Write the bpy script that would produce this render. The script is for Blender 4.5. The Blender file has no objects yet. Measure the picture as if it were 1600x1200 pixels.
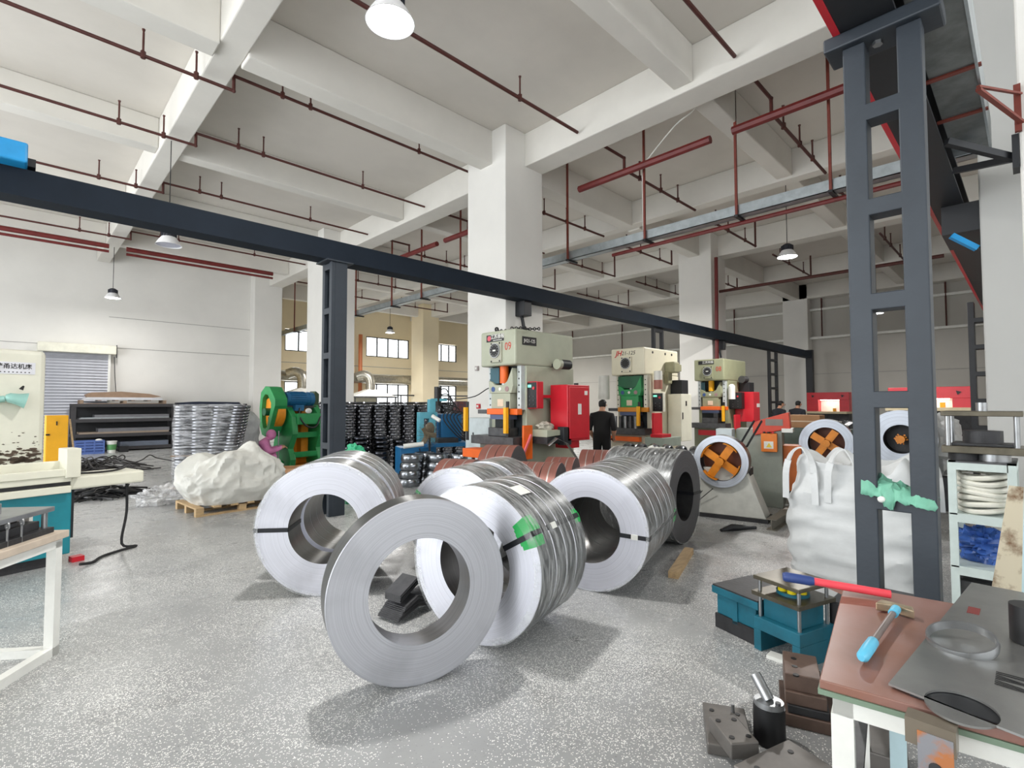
import bpy, bmesh, math, random
from mathutils import Matrix, Vector
random.seed(7)
PI = math.pi
SC = bpy.context.scene
COL = SC.collection

# ------------------------------------------------------------------ camera
cam = bpy.data.cameras.new('camera'); cam.sensor_width = 36.0; cam.lens = 794.14 / 1600 * 36.0
cam.clip_start = 0.02; cam.clip_end = 200
camo = bpy.data.objects.new('camera', cam); COL.objects.link(camo)
R_ = (0.71596, -0.69814, -0.00126); U_ = (-0.02635, -0.02883, 0.99924); F_ = (0.69764, 0.71538, 0.03904)
camo.matrix_world = Matrix(((R_[0], U_[0], -F_[0], 0), (R_[1], U_[1], -F_[1], 0), (R_[2], U_[2], -F_[2], 1.6), (0, 0, 0, 1)))
SC.camera = camo
# ------------------------------------------------------------------ world, daylight, exposure
SC.view_settings.view_transform = 'Standard'; SC.view_settings.look = 'None'
SC.view_settings.gamma = 1.0; SC.view_settings.exposure = 0.36; SC.view_settings.use_curve_mapping = False
w = bpy.data.worlds.new('overcast_sky'); SC.world = w; w.use_nodes = True
bg = w.node_tree.nodes['Background']; bg.inputs[0].default_value = (0.93, 0.97, 1.0, 1); bg.inputs[1].default_value = 3.0
def area(name, loc, rot, sx, sy, e, col=(1, 1, 1)):
    l = bpy.data.lights.new(name, 'AREA'); l.shape = 'RECTANGLE'; l.size = sx; l.size_y = sy; l.energy = e; l.color = col
    o = bpy.data.objects.new(name, l); COL.objects.link(o); o.location = loc; o.rotation_euler = rot
    return o
# overcast daylight from the open door bay; second lamp is an added unseen fill
area('daylight_door_bay', (-7.9, 11.0, 3.0), (0, -PI / 2, 0), 5.6, 16.0, 560, (0.97, 0.985, 1.0))
area('yard_side_fill', (1.0, -5.9, 3.0), (PI / 2, 0, 0), 11.0, 5.6, 120, (0.97, 0.985, 1.0))

# ------------------------------------------------------------------ materials
def s2l(c):
    return tuple(((v / 255 + 0.055) / 1.055) ** 2.4 if v / 255 > 0.04045 else v / 255 / 12.92 for v in c)
MATS = {}
def mat(name, rgb, rough=0.55, metal=0.0, var=0.06, scale=6.0, bump=0.0, bscale=40.0, rgb2=None, spec=0.5, stretch=None, thr=None, coat=0.0):
    """procedural painted / metal / cloth surface: base colour with noise mottling, optional second tone and relief"""
    if name in MATS: return MATS[name]
    m = bpy.data.materials.new(name); m.use_nodes = True; nt = m.node_tree; N = nt.nodes; L = nt.links
    b = N['Principled BSDF']
    c1 = s2l(rgb); c2 = s2l(rgb2) if rgb2 else tuple(max(0, v * (1 - 2.2 * var)) for v in c1)
    tc = N.new('ShaderNodeTexCoord'); mp = N.new('ShaderNodeMapping'); L.new(tc.outputs['Object'], mp.inputs[0])
    if stretch: mp.inputs['Scale'].default_value = stretch
    nz = N.new('ShaderNodeTexNoise'); nz.inputs['Scale'].default_value = scale; nz.inputs['Detail'].default_value = 6; nz.inputs['Roughness'].default_value = 0.6
    L.new(mp.outputs[0], nz.inputs['Vector'])
    cr = N.new('ShaderNodeValToRGB'); t0, t1 = thr if thr else (0.38, 0.68)
    cr.color_ramp.elements[0].position = t0; cr.color_ramp.elements[1].position = t1
    cr.color_ramp.elements[0].color = (*c1, 1); cr.color_ramp.elements[1].color = (*c2, 1)
    L.new(nz.outputs['Fac'], cr.inputs[0]); L.new(cr.outputs[0], b.inputs['Base Color'])
    b.inputs['Roughness'].default_value = rough; b.inputs['Metallic'].default_value = metal
    b.inputs['Specular IOR Level'].default_value = spec; b.inputs['Coat Weight'].default_value = coat
    if bump:
        n2 = N.new('ShaderNodeTexNoise'); n2.inputs['Scale'].default_value = bscale; n2.inputs['Detail'].default_value = 4
        L.new(mp.outputs[0], n2.inputs['Vector'])
        bp = N.new('ShaderNodeBump'); bp.inputs['Strength'].default_value = bump; bp.inputs['Distance'].default_value = 0.02
        L.new(n2.outputs['Fac'], bp.inputs['Height']); L.new(bp.outputs[0], b.inputs['Normal'])
    MATS[name] = m; return m
def emis(name, rgb, st):
    if name in MATS: return MATS[name]
    m = bpy.data.materials.new(name); m.use_nodes = True; b = m.node_tree.nodes['Principled BSDF']
    b.inputs['Base Color'].default_value = (*s2l(rgb), 1); b.inputs['Emission Color'].default_value = (*s2l(rgb), 1); b.inputs['Emission Strength'].default_value = st
    MATS[name] = m; return m
def clear(name, rgb, opac, rough=0.12, bump=0.0, bscale=30, stretch=None):
    """clear film or glass: transparent mixed with a glossy coat"""
    if name in MATS: return MATS[name]
    m = bpy.data.materials.new(name); m.use_nodes = True; nt = m.node_tree; N = nt.nodes; L = nt.links
    b = N['Principled BSDF']; b.inputs['Base Color'].default_value = (*s2l(rgb), 1); b.inputs['Roughness'].default_value = rough
    tr = N.new('ShaderNodeBsdfTransparent'); mx = N.new('ShaderNodeMixShader')
    L.new(tr.outputs[0], mx.inputs[1]); L.new(b.outputs[0], mx.inputs[2]); L.new(mx.outputs[0], N['Material Output'].inputs[0])
    mx.inputs[0].default_value = opac
    if bump:
        tc = N.new('ShaderNodeTexCoord'); mp = N.new('ShaderNodeMapping'); L.new(tc.outputs['Object'], mp.inputs[0])
        if stretch: mp.inputs['Scale'].default_value = stretch
        nz = N.new('ShaderNodeTexNoise'); nz.inputs['Scale'].default_value = bscale; nz.inputs['Detail'].default_value = 5; L.new(mp.outputs[0], nz.inputs['Vector'])
        cr = N.new('ShaderNodeValToRGB'); cr.color_ramp.elements[0].position = 0.42; cr.color_ramp.elements[1].position = 0.66
        cr.color_ramp.elements[0].color = (opac * 0.35,) * 3 + (1,); cr.color_ramp.elements[1].color = (min(1, opac * 1.9),) * 3 + (1,)
        L.new(nz.outputs['Fac'], cr.inputs[0]); L.new(cr.outputs[0], mx.inputs[0])
        bp = N.new('ShaderNodeBump'); bp.inputs['Strength'].default_value = bump; bp.inputs['Distance'].default_value = 0.03
        L.new(nz.outputs['Fac'], bp.inputs['Height']); L.new(bp.outputs[0], b.inputs['Normal'])
    MATS[name] = m; return m
def floor_mat():
    m = bpy.data.materials.new('terrazzo_concrete'); m.use_nodes = True; nt = m.node_tree; N = nt.nodes; L = nt.links; b = N['Principled BSDF']
    tc = N.new('ShaderNodeTexCoord')
    def noise(s, d=6, r=0.6, vec=None):
        n = N.new('ShaderNodeTexNoise'); n.inputs['Scale'].default_value = s; n.inputs['Detail'].default_value = d; n.inputs['Roughness'].default_value = r
        L.new(vec or tc.outputs['Object'], n.inputs['Vector']); return n
    def ramp(src, stops):
        c = N.new('ShaderNodeValToRGB'); L.new(src, c.inputs[0])
        while len(c.color_ramp.elements) < len(stops): c.color_ramp.elements.new(0.5)
        for e, (p, v) in zip(c.color_ramp.elements, stops):
            e.position = p; e.color = (*(s2l(v) if isinstance(v, tuple) else (v, v, v)), 1)
        return c
    big = ramp(noise(0.35, 8).outputs['Fac'], [(0.3, (130, 131, 132)), (0.5, (154, 155, 155)), (0.7, (173, 174, 173))])
    stain = ramp(noise(1.7, 7, 0.7).outputs['Fac'], [(0.56, 0.0), (0.72, 0.55)])
    mx = N.new('ShaderNodeMix'); mx.data_type = 'RGBA'; L.new(stain.outputs[0], mx.inputs['Factor']); L.new(big.outputs[0], mx.inputs['A']); mx.inputs['B'].default_value = (*s2l((112, 111, 108)), 1)
    # exposed aggregate chips, denser in worn patches
    vo = N.new('ShaderNodeTexVoronoi'); vo.inputs['Scale'].default_value = 150; L.new(tc.outputs['Object'], vo.inputs['Vector'])
    sep = N.new('ShaderNodeSeparateColor'); L.new(vo.outputs['Color'], sep.inputs[0])
    wear = ramp(noise(0.8, 6, 0.65).outputs['Fac'], [(0.36, 0.985), (0.62, 0.4)])
    gt = N.new('ShaderNodeMath'); gt.operation = 'GREATER_THAN'; L.new(sep.outputs[0], gt.inputs[0]); L.new(wear.outputs[0], gt.inputs[1])
    lt = N.new('ShaderNodeMath'); lt.operation = 'LESS_THAN'; lt.inputs[1].default_value = 0.5; L.new(vo.outputs['Distance'], lt.inputs[0])
    mu = N.new('ShaderNodeMath'); mu.operation = 'MULTIPLY'; L.new(gt.outputs[0], mu.inputs[0]); L.new(lt.outputs[0], mu.inputs[1])
    m2 = N.new('ShaderNodeMath'); m2.operation = 'MULTIPLY'; L.new(mu.outputs[0], m2.inputs[0]); m2.inputs[1].default_value = 0.92
    mx2 = N.new('ShaderNodeMix'); mx2.data_type = 'RGBA'; L.new(m2.outputs[0], mx2.inputs['Factor']); L.new(mx.outputs['Result'], mx2.inputs['A']); mx2.inputs['B'].default_value = (*s2l((240, 239, 235)), 1)
    # small dark pits
    pit = ramp(noise(55, 3, 0.5).outputs['Fac'], [(0.63, 0.0), (0.72, 0.45)])
    mx3 = N.new('ShaderNodeMix'); mx3.data_type = 'RGBA'; L.new(pit.outputs[0], mx3.inputs['Factor']); L.new(mx2.outputs['Result'], mx3.inputs['A']); mx3.inputs['B'].default_value = (*s2l((96, 95, 92)), 1)
    L.new(mx3.outputs['Result'], b.inputs['Base Color'])
    rr = ramp(noise(2.2, 6).outputs['Fac'], [(0.3, 0.2), (0.7, 0.42)]); L.new(rr.outputs[0], b.inputs['Roughness'])
    bp = N.new('ShaderNodeBump'); bp.inputs['Strength'].default_value = 0.12; bp.inputs['Distance'].default_value = 0.01; L.new(noise(30, 5).outputs['Fac'], bp.inputs['Height']); L.new(bp.outputs[0], b.inputs['Normal'])
    b.inputs['Specular IOR Level'].default_value = 0.5
    return m
def coil_face_mat(name, rgb, dark):
    """wound strip edges: fine concentric rings around the coil axis (local X through the ring centre)"""
    m = bpy.data.materials.new(name); m.use_nodes = True; nt = m.node_tree; N = nt.nodes; L = nt.links; b = N['Principled BSDF']
    tc = N.new('ShaderNodeTexCoord'); mp = N.new('ShaderNodeMapping'); mp.inputs['Scale'].default_value = (0, 1, 1); L.new(tc.outputs['Object'], mp.inputs[0])
    ln = N.new('ShaderNodeVectorMath'); ln.operation = 'LENGTH'; L.new(mp.outputs[0], ln.inputs[0])
    cb = N.new('ShaderNodeCombineXYZ'); L.new(ln.outputs['Value'], cb.inputs[0])
    n1 = N.new('ShaderNodeTexNoise'); n1.inputs['Scale'].default_value = 90; n1.inputs['Detail'].default_value = 5; n1.inputs['Roughness'].default_value = 0.7; L.new(cb.outputs[0], n1.inputs['Vector'])
    n2 = N.new('ShaderNodeTexNoise'); n2.inputs['Scale'].default_value = 3.0; n2.inputs['Detail'].default_value = 6; L.new(tc.outputs['Object'], n2.inputs['Vector'])
    cr = N.new('ShaderNodeValToRGB'); cr.color_ramp.elements[0].position = 0.28; cr.color_ramp.elements[0].color = (*s2l(dark), 1); cr.color_ramp.elements[1].position = 0.55; cr.color_ramp.elements[1].color = (*s2l(rgb), 1)
    L.new(n1.outputs['Fac'], cr.inputs[0])
    mx = N.new('ShaderNodeMix'); mx.data_type = 'RGBA'; mx.inputs['B'].default_value = (*s2l(tuple(v * 0.84 for v in rgb)), 1)
    rp = N.new('ShaderNodeValToRGB'); rp.color_ramp.elements[0].position = 0.5; rp.color_ramp.elements[1].position = 0.72; rp.color_ramp.elements[1].color = (0.6, 0.6, 0.6, 1)
    L.new(n2.outputs['Fac'], rp.inputs[0]); L.new(rp.outputs[0], mx.inputs['Factor']); L.new(cr.outputs[0], mx.inputs['A']); L.new(mx.outputs['Result'], b.inputs['Base Color'])
    b.inputs['Metallic'].default_value = 0.75; b.inputs['Roughness'].default_value = 0.5
    bp = N.new('ShaderNodeBump'); bp.inputs['Strength'].default_value = 0.25; bp.inputs['Distance'].default_value = 0.004; L.new(n1.outputs['Fac'], bp.inputs['Height']); L.new(bp.outputs[0], b.inputs['Normal'])
    MATS[name] = m; return m
WALL = mat('white_plaster', (226, 224, 219), 0.8, 0, 0.03, 0.7, 0.03, 60)
CEIL = mat('ceiling_plaster', (214, 209, 201), 0.85, 0, 0.05, 0.5, 0.03, 50)
BEAM = mat('beam_plaster', (222, 219, 212), 0.85, 0, 0.05, 0.6, 0.03, 50)
YWALL = mat('cream_plaster', (236, 222, 190), 0.8, 0, 0.03, 0.7)
STEELDK = mat('charcoal_steel_paint', (48, 55, 63), 0.5, 0.1, 0.08, 3, 0.06, 30)
CRANE = mat('dark_navy_beam_paint', (26, 35, 46), 0.7, 0.0, 0.08, 3, spec=0.2)
STEELBLK = mat('black_steel_paint', (34, 36, 40), 0.5, 0.1, 0.08, 4)
REDP = mat('red_fire_pipe', (112, 34, 32), 0.5, 0, 0.12, 5)
REDD = mat('dark_red_pipe', (82, 38, 32), 0.55, 0, 0.12, 5)
GALV = mat('galvanised_steel', (176, 184, 188), 0.38, 0.75, 0.1, 7)
RUSTRED = mat('red_oxide_bracket', (124, 54, 42), 0.6, 0, 0.1, 8)
BLACK = mat('black_plastic', (22, 22, 24), 0.45)
RUBBER = mat('black_rubber', (28, 28, 30), 0.6)
STEEL = mat('bare_steel', (168, 170, 172), 0.34, 0.85, 0.1, 9)
STEELD = mat('dark_steel', (92, 92, 94), 0.45, 0.7, 0.14, 9, 0.05, 30)
IRON = mat('cast_iron', (66, 66, 68), 0.55, 0.5, 0.15, 8, 0.1, 40)
WHITE = mat('white_paint', (232, 232, 226), 0.5, 0, 0.05, 6)
CREAM = mat('cream_machine_paint', (226, 224, 206), 0.45, 0, 0.04, 4)
RED = mat('red_machine_paint', (200, 34, 48), 0.35, 0, 0.05, 4)
ORANGE = mat('orange_machine_paint', (236, 104, 30), 0.45, 0, 0.06, 5)
YELLOW = mat('yellow_paint', (246, 178, 22), 0.45, 0, 0.04, 5)
GREEN = mat('green_machine_paint', (44, 150, 84), 0.4, 0, 0.1, 4)
DGREEN = mat('dark_green_paint', (24, 96, 62), 0.4, 0, 0.1, 4)
SAGE = mat('sage_machine_paint', (172, 176, 156), 0.45, 0, 0.05, 3)
OLIVE = mat('olive_machine_paint', (150, 152, 122), 0.45, 0, 0.05, 3)
TEAL = mat('teal_machine_paint', (28, 134, 148), 0.45, 0, 0.1, 4)
BLUE = mat('blue_machine_paint', (30, 108, 160), 0.42, 0, 0.08, 4)
WOOD = mat('pale_pallet_wood', (196, 166, 124), 0.75, 0, 0.15, 4, 0.05, 30, stretch=(1, 8, 8))
CARD = mat('brown_cardboard', (176, 134, 96), 0.8, 0, 0.06, 3)
CABLE = mat('black_cable', (30, 30, 32), 0.5)

# ------------------------------------------------------------------ mesh helpers
class MB:
    def __init__(s, M=None): s.v = []; s.f = []; s.M = M or Matrix.Identity(4)
    def add(s, vs, fs):
        o = len(s.v); s.v += [tuple(s.M @ Vector(p)) for p in vs]; s.f += [tuple(i + o for i in f) for f in fs]; return s
    def box(s, x0, x1, y0, y1, z0, z1):
        vs = [(x, y, z) for z in (z0, z1) for y in (y0, y1) for x in (x0, x1)]
        return s.add(vs, [(0, 2, 3, 1), (4, 5, 7, 6), (0, 1, 5, 4), (2, 6, 7, 3), (0, 4, 6, 2), (1, 3, 7, 5)])
    def cb(s, c, d, rz=0, ry=0, rx=0):
        old = s.M; s.M = old @ Matrix.Translation(c) @ Matrix.Rotation(rz, 4, 'Z') @ Matrix.Rotation(ry, 4, 'Y') @ Matrix.Rotation(rx, 4, 'X')
        s.box(-d[0] / 2, d[0] / 2, -d[1] / 2, d[1] / 2, -d[2] / 2, d[2] / 2); s.M = old; return s
    def bar(s, p, q, w, h=None):
        p = Vector(p); q = Vector(q); d = q - p; h = h or w
        a = Vector((0, 0, 1)) if abs(d.normalized().z) < 0.95 else Vector((1, 0, 0))
        sd = d.cross(a).normalized() * w / 2; up = sd.cross(d).normalized() * h / 2
        vs = [tuple(b + i * sd + j * up) for b in (p, q) for i, j in ((-1, -1), (1, -1), (1, 1), (-1, 1))]
        return s.add(vs, [(3, 2, 1, 0), (4, 5, 6, 7), (0, 1, 5, 4), (1, 2, 6, 5), (2, 3, 7, 6), (3, 0, 4, 7)])
    def cyl(s, p, q, r, r2=None, n=16, cap=True):
        p = Vector(p); q = Vector(q); d = (q - p).normalized(); r2 = r if r2 is None else r2
        a = d.orthogonal().normalized(); b = d.cross(a)
        vs = [tuple(c + rr * (math.cos(2 * PI * i / n) * a + math.sin(2 * PI * i / n) * b)) for c, rr in ((p, r), (q, r2)) for i in range(n)]
        fs = [(i, (i + 1) % n, n + (i + 1) % n, n + i) for i in range(n)]
        if cap: fs += [tuple(range(n))[::-1], tuple(range(n, 2 * n))]
        return s.add(vs, fs)
    def lathe(s, prof, n=24, c=(0, 0, 0), ax=(0, 0, 1), close=False, a0=0.0, a1=2 * PI):
        """prof: (radius, distance along axis); close joins last to first (hollow rings)"""
        d = Vector(ax).normalized(); a = Vector((0, 0, 1)) if abs(d.z) < 0.9 else Vector((1, 0, 0)); a = (a - d * a.dot(d)).normalized(); b = d.cross(a); c = Vector(c)
        full = abs(a1 - a0 - 2 * PI) < 1e-6; m = n if full else n + 1; k = len(prof)
        vs = [tuple(c + d * h + r * (math.cos(a0 + (a1 - a0) * i / n) * a + math.sin(a0 + (a1 - a0) * i / n) * b)) for i in range(m) for r, h in prof]
        fs = []
        for i in range(n):
            j = (i + 1) % m
            for q in range(k if close else k - 1):
                t = (q + 1) % k; fs.append((i * k + q, j * k + q, j * k + t, i * k + t))
        return s.add(vs, fs)
    def tube(s, pts, r, n=8):
        P = [Vector(p) for p in pts]
        if not isinstance(r, (list, tuple)) and 3 <= len(P) < 20:
            Q = [P[0] * 2 - P[1]] + P + [P[-1] * 2 - P[-2]]; out = []
            for i in range(1, len(Q) - 2):
                for k in range(5):
                    t = k / 5; a, b, c, d = Q[i - 1], Q[i], Q[i + 1], Q[i + 2]
                    out.append(0.5 * (2 * b + (c - a) * t + (2 * a - 5 * b + 4 * c - d) * t * t + (3 * b - a - 3 * c + d) * t ** 3))
            P = out + [P[-1]]
        vs = []; fs = []; prev = None
        for i, p in enumerate(P):
            d = ((P[min(i + 1, len(P) - 1)] - P[max(i - 1, 0)])).normalized()
            if prev is None: a = d.orthogonal().normalized()
            else: a = (prev - d * prev.dot(d)).normalized()
            prev = a; b = d.cross(a); rr = r[i] if isinstance(r, (list, tuple)) else r
            vs += [tuple(p + rr * (math.cos(2 * PI * k / n) * a + math.sin(2 * PI * k / n) * b)) for k in range(n)]
        for i in range(len(P) - 1):
            for k in range(n): fs.append((i * n + k, i * n + (k + 1) % n, (i + 1) * n + (k + 1) % n, (i + 1) * n + k))
        fs += [tuple(range(n))[::-1], tuple(range((len(P) - 1) * n, len(P) * n))]
        return s.add(vs, fs)
    def prism(s, poly, ax, a, b):
        """poly in the plane normal to axis ax: x -> (y,z), y -> (x,z), z -> (x,y)"""
        def P(u, v, t): return {'x': (t, u, v), 'y': (u, t, v), 'z': (u, v, t)}[ax]
        n = len(poly); vs = [P(u, v, a) for u, v in poly] + [P(u, v, b) for u, v in poly]
        return s.add(vs, [tuple(range(n))[::-1], tuple(range(n, 2 * n))] + [(i, (i + 1) % n, n + (i + 1) % n, n + i) for i in range(n)])
    def sphere(s, c, r, sc=(1, 1, 1), nu=16, nv=10):
        vs = []; fs = []
        for j in range(nv + 1):
            t = PI * j / nv
            for i in range(nu):
                p = 2 * PI * i / nu; vs.append((c[0] + r * sc[0] * math.sin(t) * math.cos(p), c[1] + r * sc[1] * math.sin(t) * math.sin(p), c[2] + r * sc[2] * math.cos(t)))
        for j in range(nv):
            for i in range(nu): fs.append((j * nu + i, (j + 1) * nu + i, (j + 1) * nu + (i + 1) % nu, j * nu + (i + 1) % nu))
        return s.add(vs, fs)
    def mesh(s, name, m, smooth=False):
        me = bpy.data.meshes.new(name); me.from_pydata(s.v, [], s.f)
        bm = bmesh.new(); bm.from_mesh(me); bmesh.ops.remove_doubles(bm, verts=bm.verts, dist=1e-5); bmesh.ops.recalc_face_normals(bm, faces=bm.faces); bm.to_mesh(me); bm.free()
        me.materials.append(m)
        if smooth:
            me.polygons.foreach_set('use_smooth', [True] * len(me.polygons))
            try: me.set_sharp_from_angle(angle=math.radians(38))
            except Exception: pass
        return me
    def build(s, name, m, parent=None, smooth=False, bevel=0.0, loc=None):
        o = bpy.data.objects.new(name, s.mesh(name, m, smooth)); COL.objects.link(o)
        if parent: o.parent = parent
        if loc: o.location = loc
        if bevel:
            md = o.modifiers.new('bevel', 'BEVEL'); md.width = bevel; md.segments = 2; md.limit_method = 'ANGLE'; md.angle_limit = math.radians(40)
        return o
def thing(name, label, cat, loc=(0, 0, 0), rz=0.0, group=None):
    o = bpy.data.objects.new(name, None); o.empty_display_size = 0.1; COL.objects.link(o); o.location = loc; o.rotation_euler = (0, 0, rz)
    return tag(o, label, cat, group)
def tag(o, label, cat, group=None):
    o['label'] = label; o['category'] = cat
    if group: o['group'] = group
    return o
def struct(o): o['kind'] = 'structure'; return o
def inst(me, name, parent=None, loc=(0, 0, 0), rot=(0, 0, 0), scale=None):
    o = bpy.data.objects.new(name, me); COL.objects.link(o); o.location = loc; o.rotation_euler = rot
    if parent: o.parent = parent
    if scale: o.scale = scale
    return o
def B(name, m, parent, x0, x1, y0, y1, z0, z1, bevel=0.0): return MB().box(x0, x1, y0, y1, z0, z1).build(name, m, parent, bevel=bevel)
def text(body, size, m, parent, loc, rot, name='lettering', ext=0.002, sx=1.0, shear=0.0, bold=0.0):
    """flat lettering, centred, turned into a thin mesh"""
    cu = bpy.data.curves.new('t', 'FONT'); cu.body = body; cu.size = size; cu.align_x = 'CENTER'; cu.align_y = 'CENTER'; cu.extrude = ext; cu.shear = shear; cu.offset = bold; cu.resolution_u = 2
    t = bpy.data.objects.new('t', cu); COL.objects.link(t); dg = bpy.context.evaluated_depsgraph_get(); me = bpy.data.meshes.new_from_object(t.evaluated_get(dg)); bpy.data.objects.remove(t); bpy.data.curves.remove(cu)
    me.materials.clear(); me.materials.append(m); o = inst(me, name, parent, loc, rot); o.scale = (sx, 1, 1); return o
def smooth_pts(P, n=5):
    P = [Vector(p) for p in P]; Q = [P[0] * 2 - P[1]] + P + [P[-1] * 2 - P[-2]]; out = []
    for i in range(1, len(Q) - 2):
        for k in range(n):
            t = k / n; a, b, c, d = Q[i - 1], Q[i], Q[i + 1], Q[i + 2]
            out.append(0.5 * (2 * b + (c - a) * t + (2 * a - 5 * b + 4 * c - d) * t * t + (3 * b - a - 3 * c + d) * t ** 3))
    return out + [P[-1]]
# ------------------------------------------------------------------ building shell
SLAB = 7.31; BB = 6.6; SB = 6.7
FL = MB().box(-8, 27.7, -6, 26.4, -0.12, 0).build('floor', floor_mat()); struct(FL)
struct(MB().box(-8, 27.7, -6, 26.4, SLAB, SLAB + 0.2).build('ceiling', CEIL))
struct(MB().box(-8, 8.09, 23.0, 23.25, 0, SLAB).build('wall_left', WALL))
struct(MB().box(7.85, 8.09, 23.25, 26.2, 0, SLAB).build('wall_return', YWALL))
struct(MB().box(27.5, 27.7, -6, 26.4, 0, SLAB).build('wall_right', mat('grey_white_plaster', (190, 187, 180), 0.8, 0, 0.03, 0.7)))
struct(MB().box(8.1, 27.5, -1.4, -1.2, 0, SLAB).build('wall_near', WALL))
struct(MB().box(-8.1, -7.95, -6, 26.4, 5.9, SLAB).box(-8.1, -7.95, -6, -1.5, 0, 5.9).box(-8.1, -7.95, 19.2, 26.4, 0, 5.9).build('wall_back', WALL))
struct(MB().box(-8, 27.5, -6.2, -6.05, 5.9, SLAB).box(-8, 27.5, -6.2, -6.05, 0, 0.3).box(-8, -4.6, -6.2, -6.05, 0.3, 5.9).box(6.6, 27.5, -6.2, -6.05, 0.3, 5.9).box(-4.6, 6.6, -6.2, -6.05, 0.3, 2.6).build('wall_yard', WALL))
# far window wall, built round its openings
wins = [(9.6, 11.0, 4.3, 5.4), (14.06, 16.88, 4.3, 5.43), (18.7, 20.5, 4.3, 5.4), (22.6, 25.2, 4.3, 5.4),
        (9.6, 11.0, 1.2, 2.75), (14.06, 16.88, 1.2, 2.75), (18.7, 20.5, 1.2, 2.75), (22.6, 25.2, 1.2, 2.75)]
mb = MB(); y0, y1 = 26.2, 26.4
for za, zb in ((0, 1.2), (2.75, 4.3), (5.43, SLAB)): mb.box(8.09, 27.5, y0, y1, za, zb)
xs = [8.09, 9.6, 11.0, 14.06, 16.88, 18.7, 20.5, 22.6, 25.2, 27.5]
for i in range(0, len(xs), 2):
    mb.box(xs[i], xs[i + 1], y0, y1, 1.2, 2.75); mb.box(xs[i], xs[i + 1], y0, y1, 4.3, 5.43)
struct(mb.build('wall_far', YWALL))
FRAME = mat('dark_window_frame', (52, 52, 54), 0.5); GLASS = clear('window_glass', (225, 235, 240), 0.12, 0.05)
for i, (xa, xb, za, zb) in enumerate(wins):
    f = MB(); t = 0.05
    f.box(xa, xb, 26.22, 26.3, za, za + t).box(xa, xb, 26.22, 26.3, zb - t, zb).box(xa, xa + t, 26.22, 26.3, za, zb).box(xb - t, xb, 26.22, 26.3, za, zb)
    wo = struct(f.build('window_%d' % (i + 1), FRAME)); n = max(2, round((xb - xa) / 0.7))
    for k in range(1, n):
        x = xa + (xb - xa) * k / n; MB().box(x - 0.03, x + 0.03, 26.22, 26.3, za, zb).build('mullion', FRAME, wo)
    for k in range(n): MB().box(xa + (xb - xa) * k / n + 0.03, xa + (xb - xa) * (k + 1) / n - 0.03, 26.25, 26.26, za + t, zb - t).build('pane', GLASS, wo)
# columns (building grid about 9.4 m by 8.4 m)
def column(x0, x1, y0, y1, m=WALL): return struct(MB().box(x0, x1, y0, y1, 0, SLAB).build('column', m, bevel=0.015))
column(6.98, 8.09, 7.34, 8.54); column(6.98, 8.09, 15.88, 17.1); column(6.98, 8.09, -0.87, 0.33, mat('shaded_plaster', (188, 188, 185), 0.8, 0, 0.03, 0.7)); column(16.39, 17.5, 7.34, 8.5)  # right column's plaster darkened to stand in for weaker daylight there
column(16.39, 17.5, 24.02, 25.2, YWALL); column(16.39, 17.5, 15.9, 17.1); column(16.39, 17.5, -0.87, 0.33)
column(6.98, 8.09, 22.45, 23.0); column(5.42, 5.95, -0.9, 0.02); column(26.9, 27.5, 7.4, 8.5); column(26.9, 27.5, -0.6, 0.5)
# ceiling beams
def beam(x0, x1, y0, y1, z0): return struct(MB().box(x0, x1, y0, y1, z0, SLAB).build('ceiling_beam', BEAM, bevel=0.02))
for xa, xb in ((7.55, 8.1), (16.95, 17.5)): beam(xa, xb, -6, 26.2, BB)
beam(26.9, 27.5, -6, 26.2, BB)
for xa, xb in ((1.9, 2.27), (12.3, 12.65), (22.3, 22.65)): beam(xa, xb, -6, 22.9 if xa < 5 else 26.2, BB + 0.05)
for ya, yb, zz in ((7.74, 8.12, BB), (16.3, 16.7, BB), (3.62, 3.95, SB), (12.02, 12.36, SB), (20.3, 20.62, SB), (24.5, 24.8, BB), (-0.45, -0.1, BB)):
    for xa, xb in ((-8, 1.9), (2.27, 7.55), (8.1, 12.3), (12.65, 16.95), (17.5, 22.3), (22.65, 26.9)):
        if ya > 23 and xa < 8: continue
        beam(xa, xb, ya, yb, zz)
# plaster joints scored along the walls
struct(MB().box(-8, 7.0, 22.985, 23.0, 3.62, 3.64).build('trim_1', mat('joint_grey', (168, 166, 162), 0.9)))
struct(MB().box(2.3, 7.0, 22.985, 23.0, 4.72, 4.74).build('trim_2', MATS['joint_grey']))
struct(MB().box(27.485, 27.5, -1, 22, 3.0, 3.03).build('trim_3', MATS['joint_grey']))
struct(MB().box(8.1, 27.5, 26.185, 26.2, 3.7, 3.73).build('trim_4', MATS['joint_grey']))
# roller shutter door in the left wall
dr = struct(MB().box(0.55, 2.36, 22.86, 23.0, 0, 0.06).build('door_1', GALV))
SH = mat('shutter_grey', (176, 178, 186), 0.5, 0.3, 0.05, 5)
me = MB().prism([(22.90, 0), (22.96, 0), (22.96, 0.10), (22.90, 0.10), (22.875, 0.05)], 'x', 0.6, 2.3).mesh('slat', SH)
for k in range(33): inst(me, 'slat', dr, (0, 0, 0.06 + 0.1 * k))
for x in (0.52, 2.3): MB().box(x, x + 0.07, 22.84, 23.0, 0, 3.4).build('guide_rail', WHITE, dr)
MB().box(0.45, 2.5, 22.6, 23.0, 3.36, 3.66).build('shutter_box', mat('box_cream', (226, 224, 208), 0.5), dr, bevel=0.02)
MB().box(2.5, 2.53, 22.7, 22.75, 3.25, 3.7).build('bracket', STEELBLK, dr)
MB().tube([(2.46, 22.8, 3.3), (2.5, 22.85, 2.6), (2.55, 22.9, 2.0)], 0.012, 6).build('cord', CABLE, dr)
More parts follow.
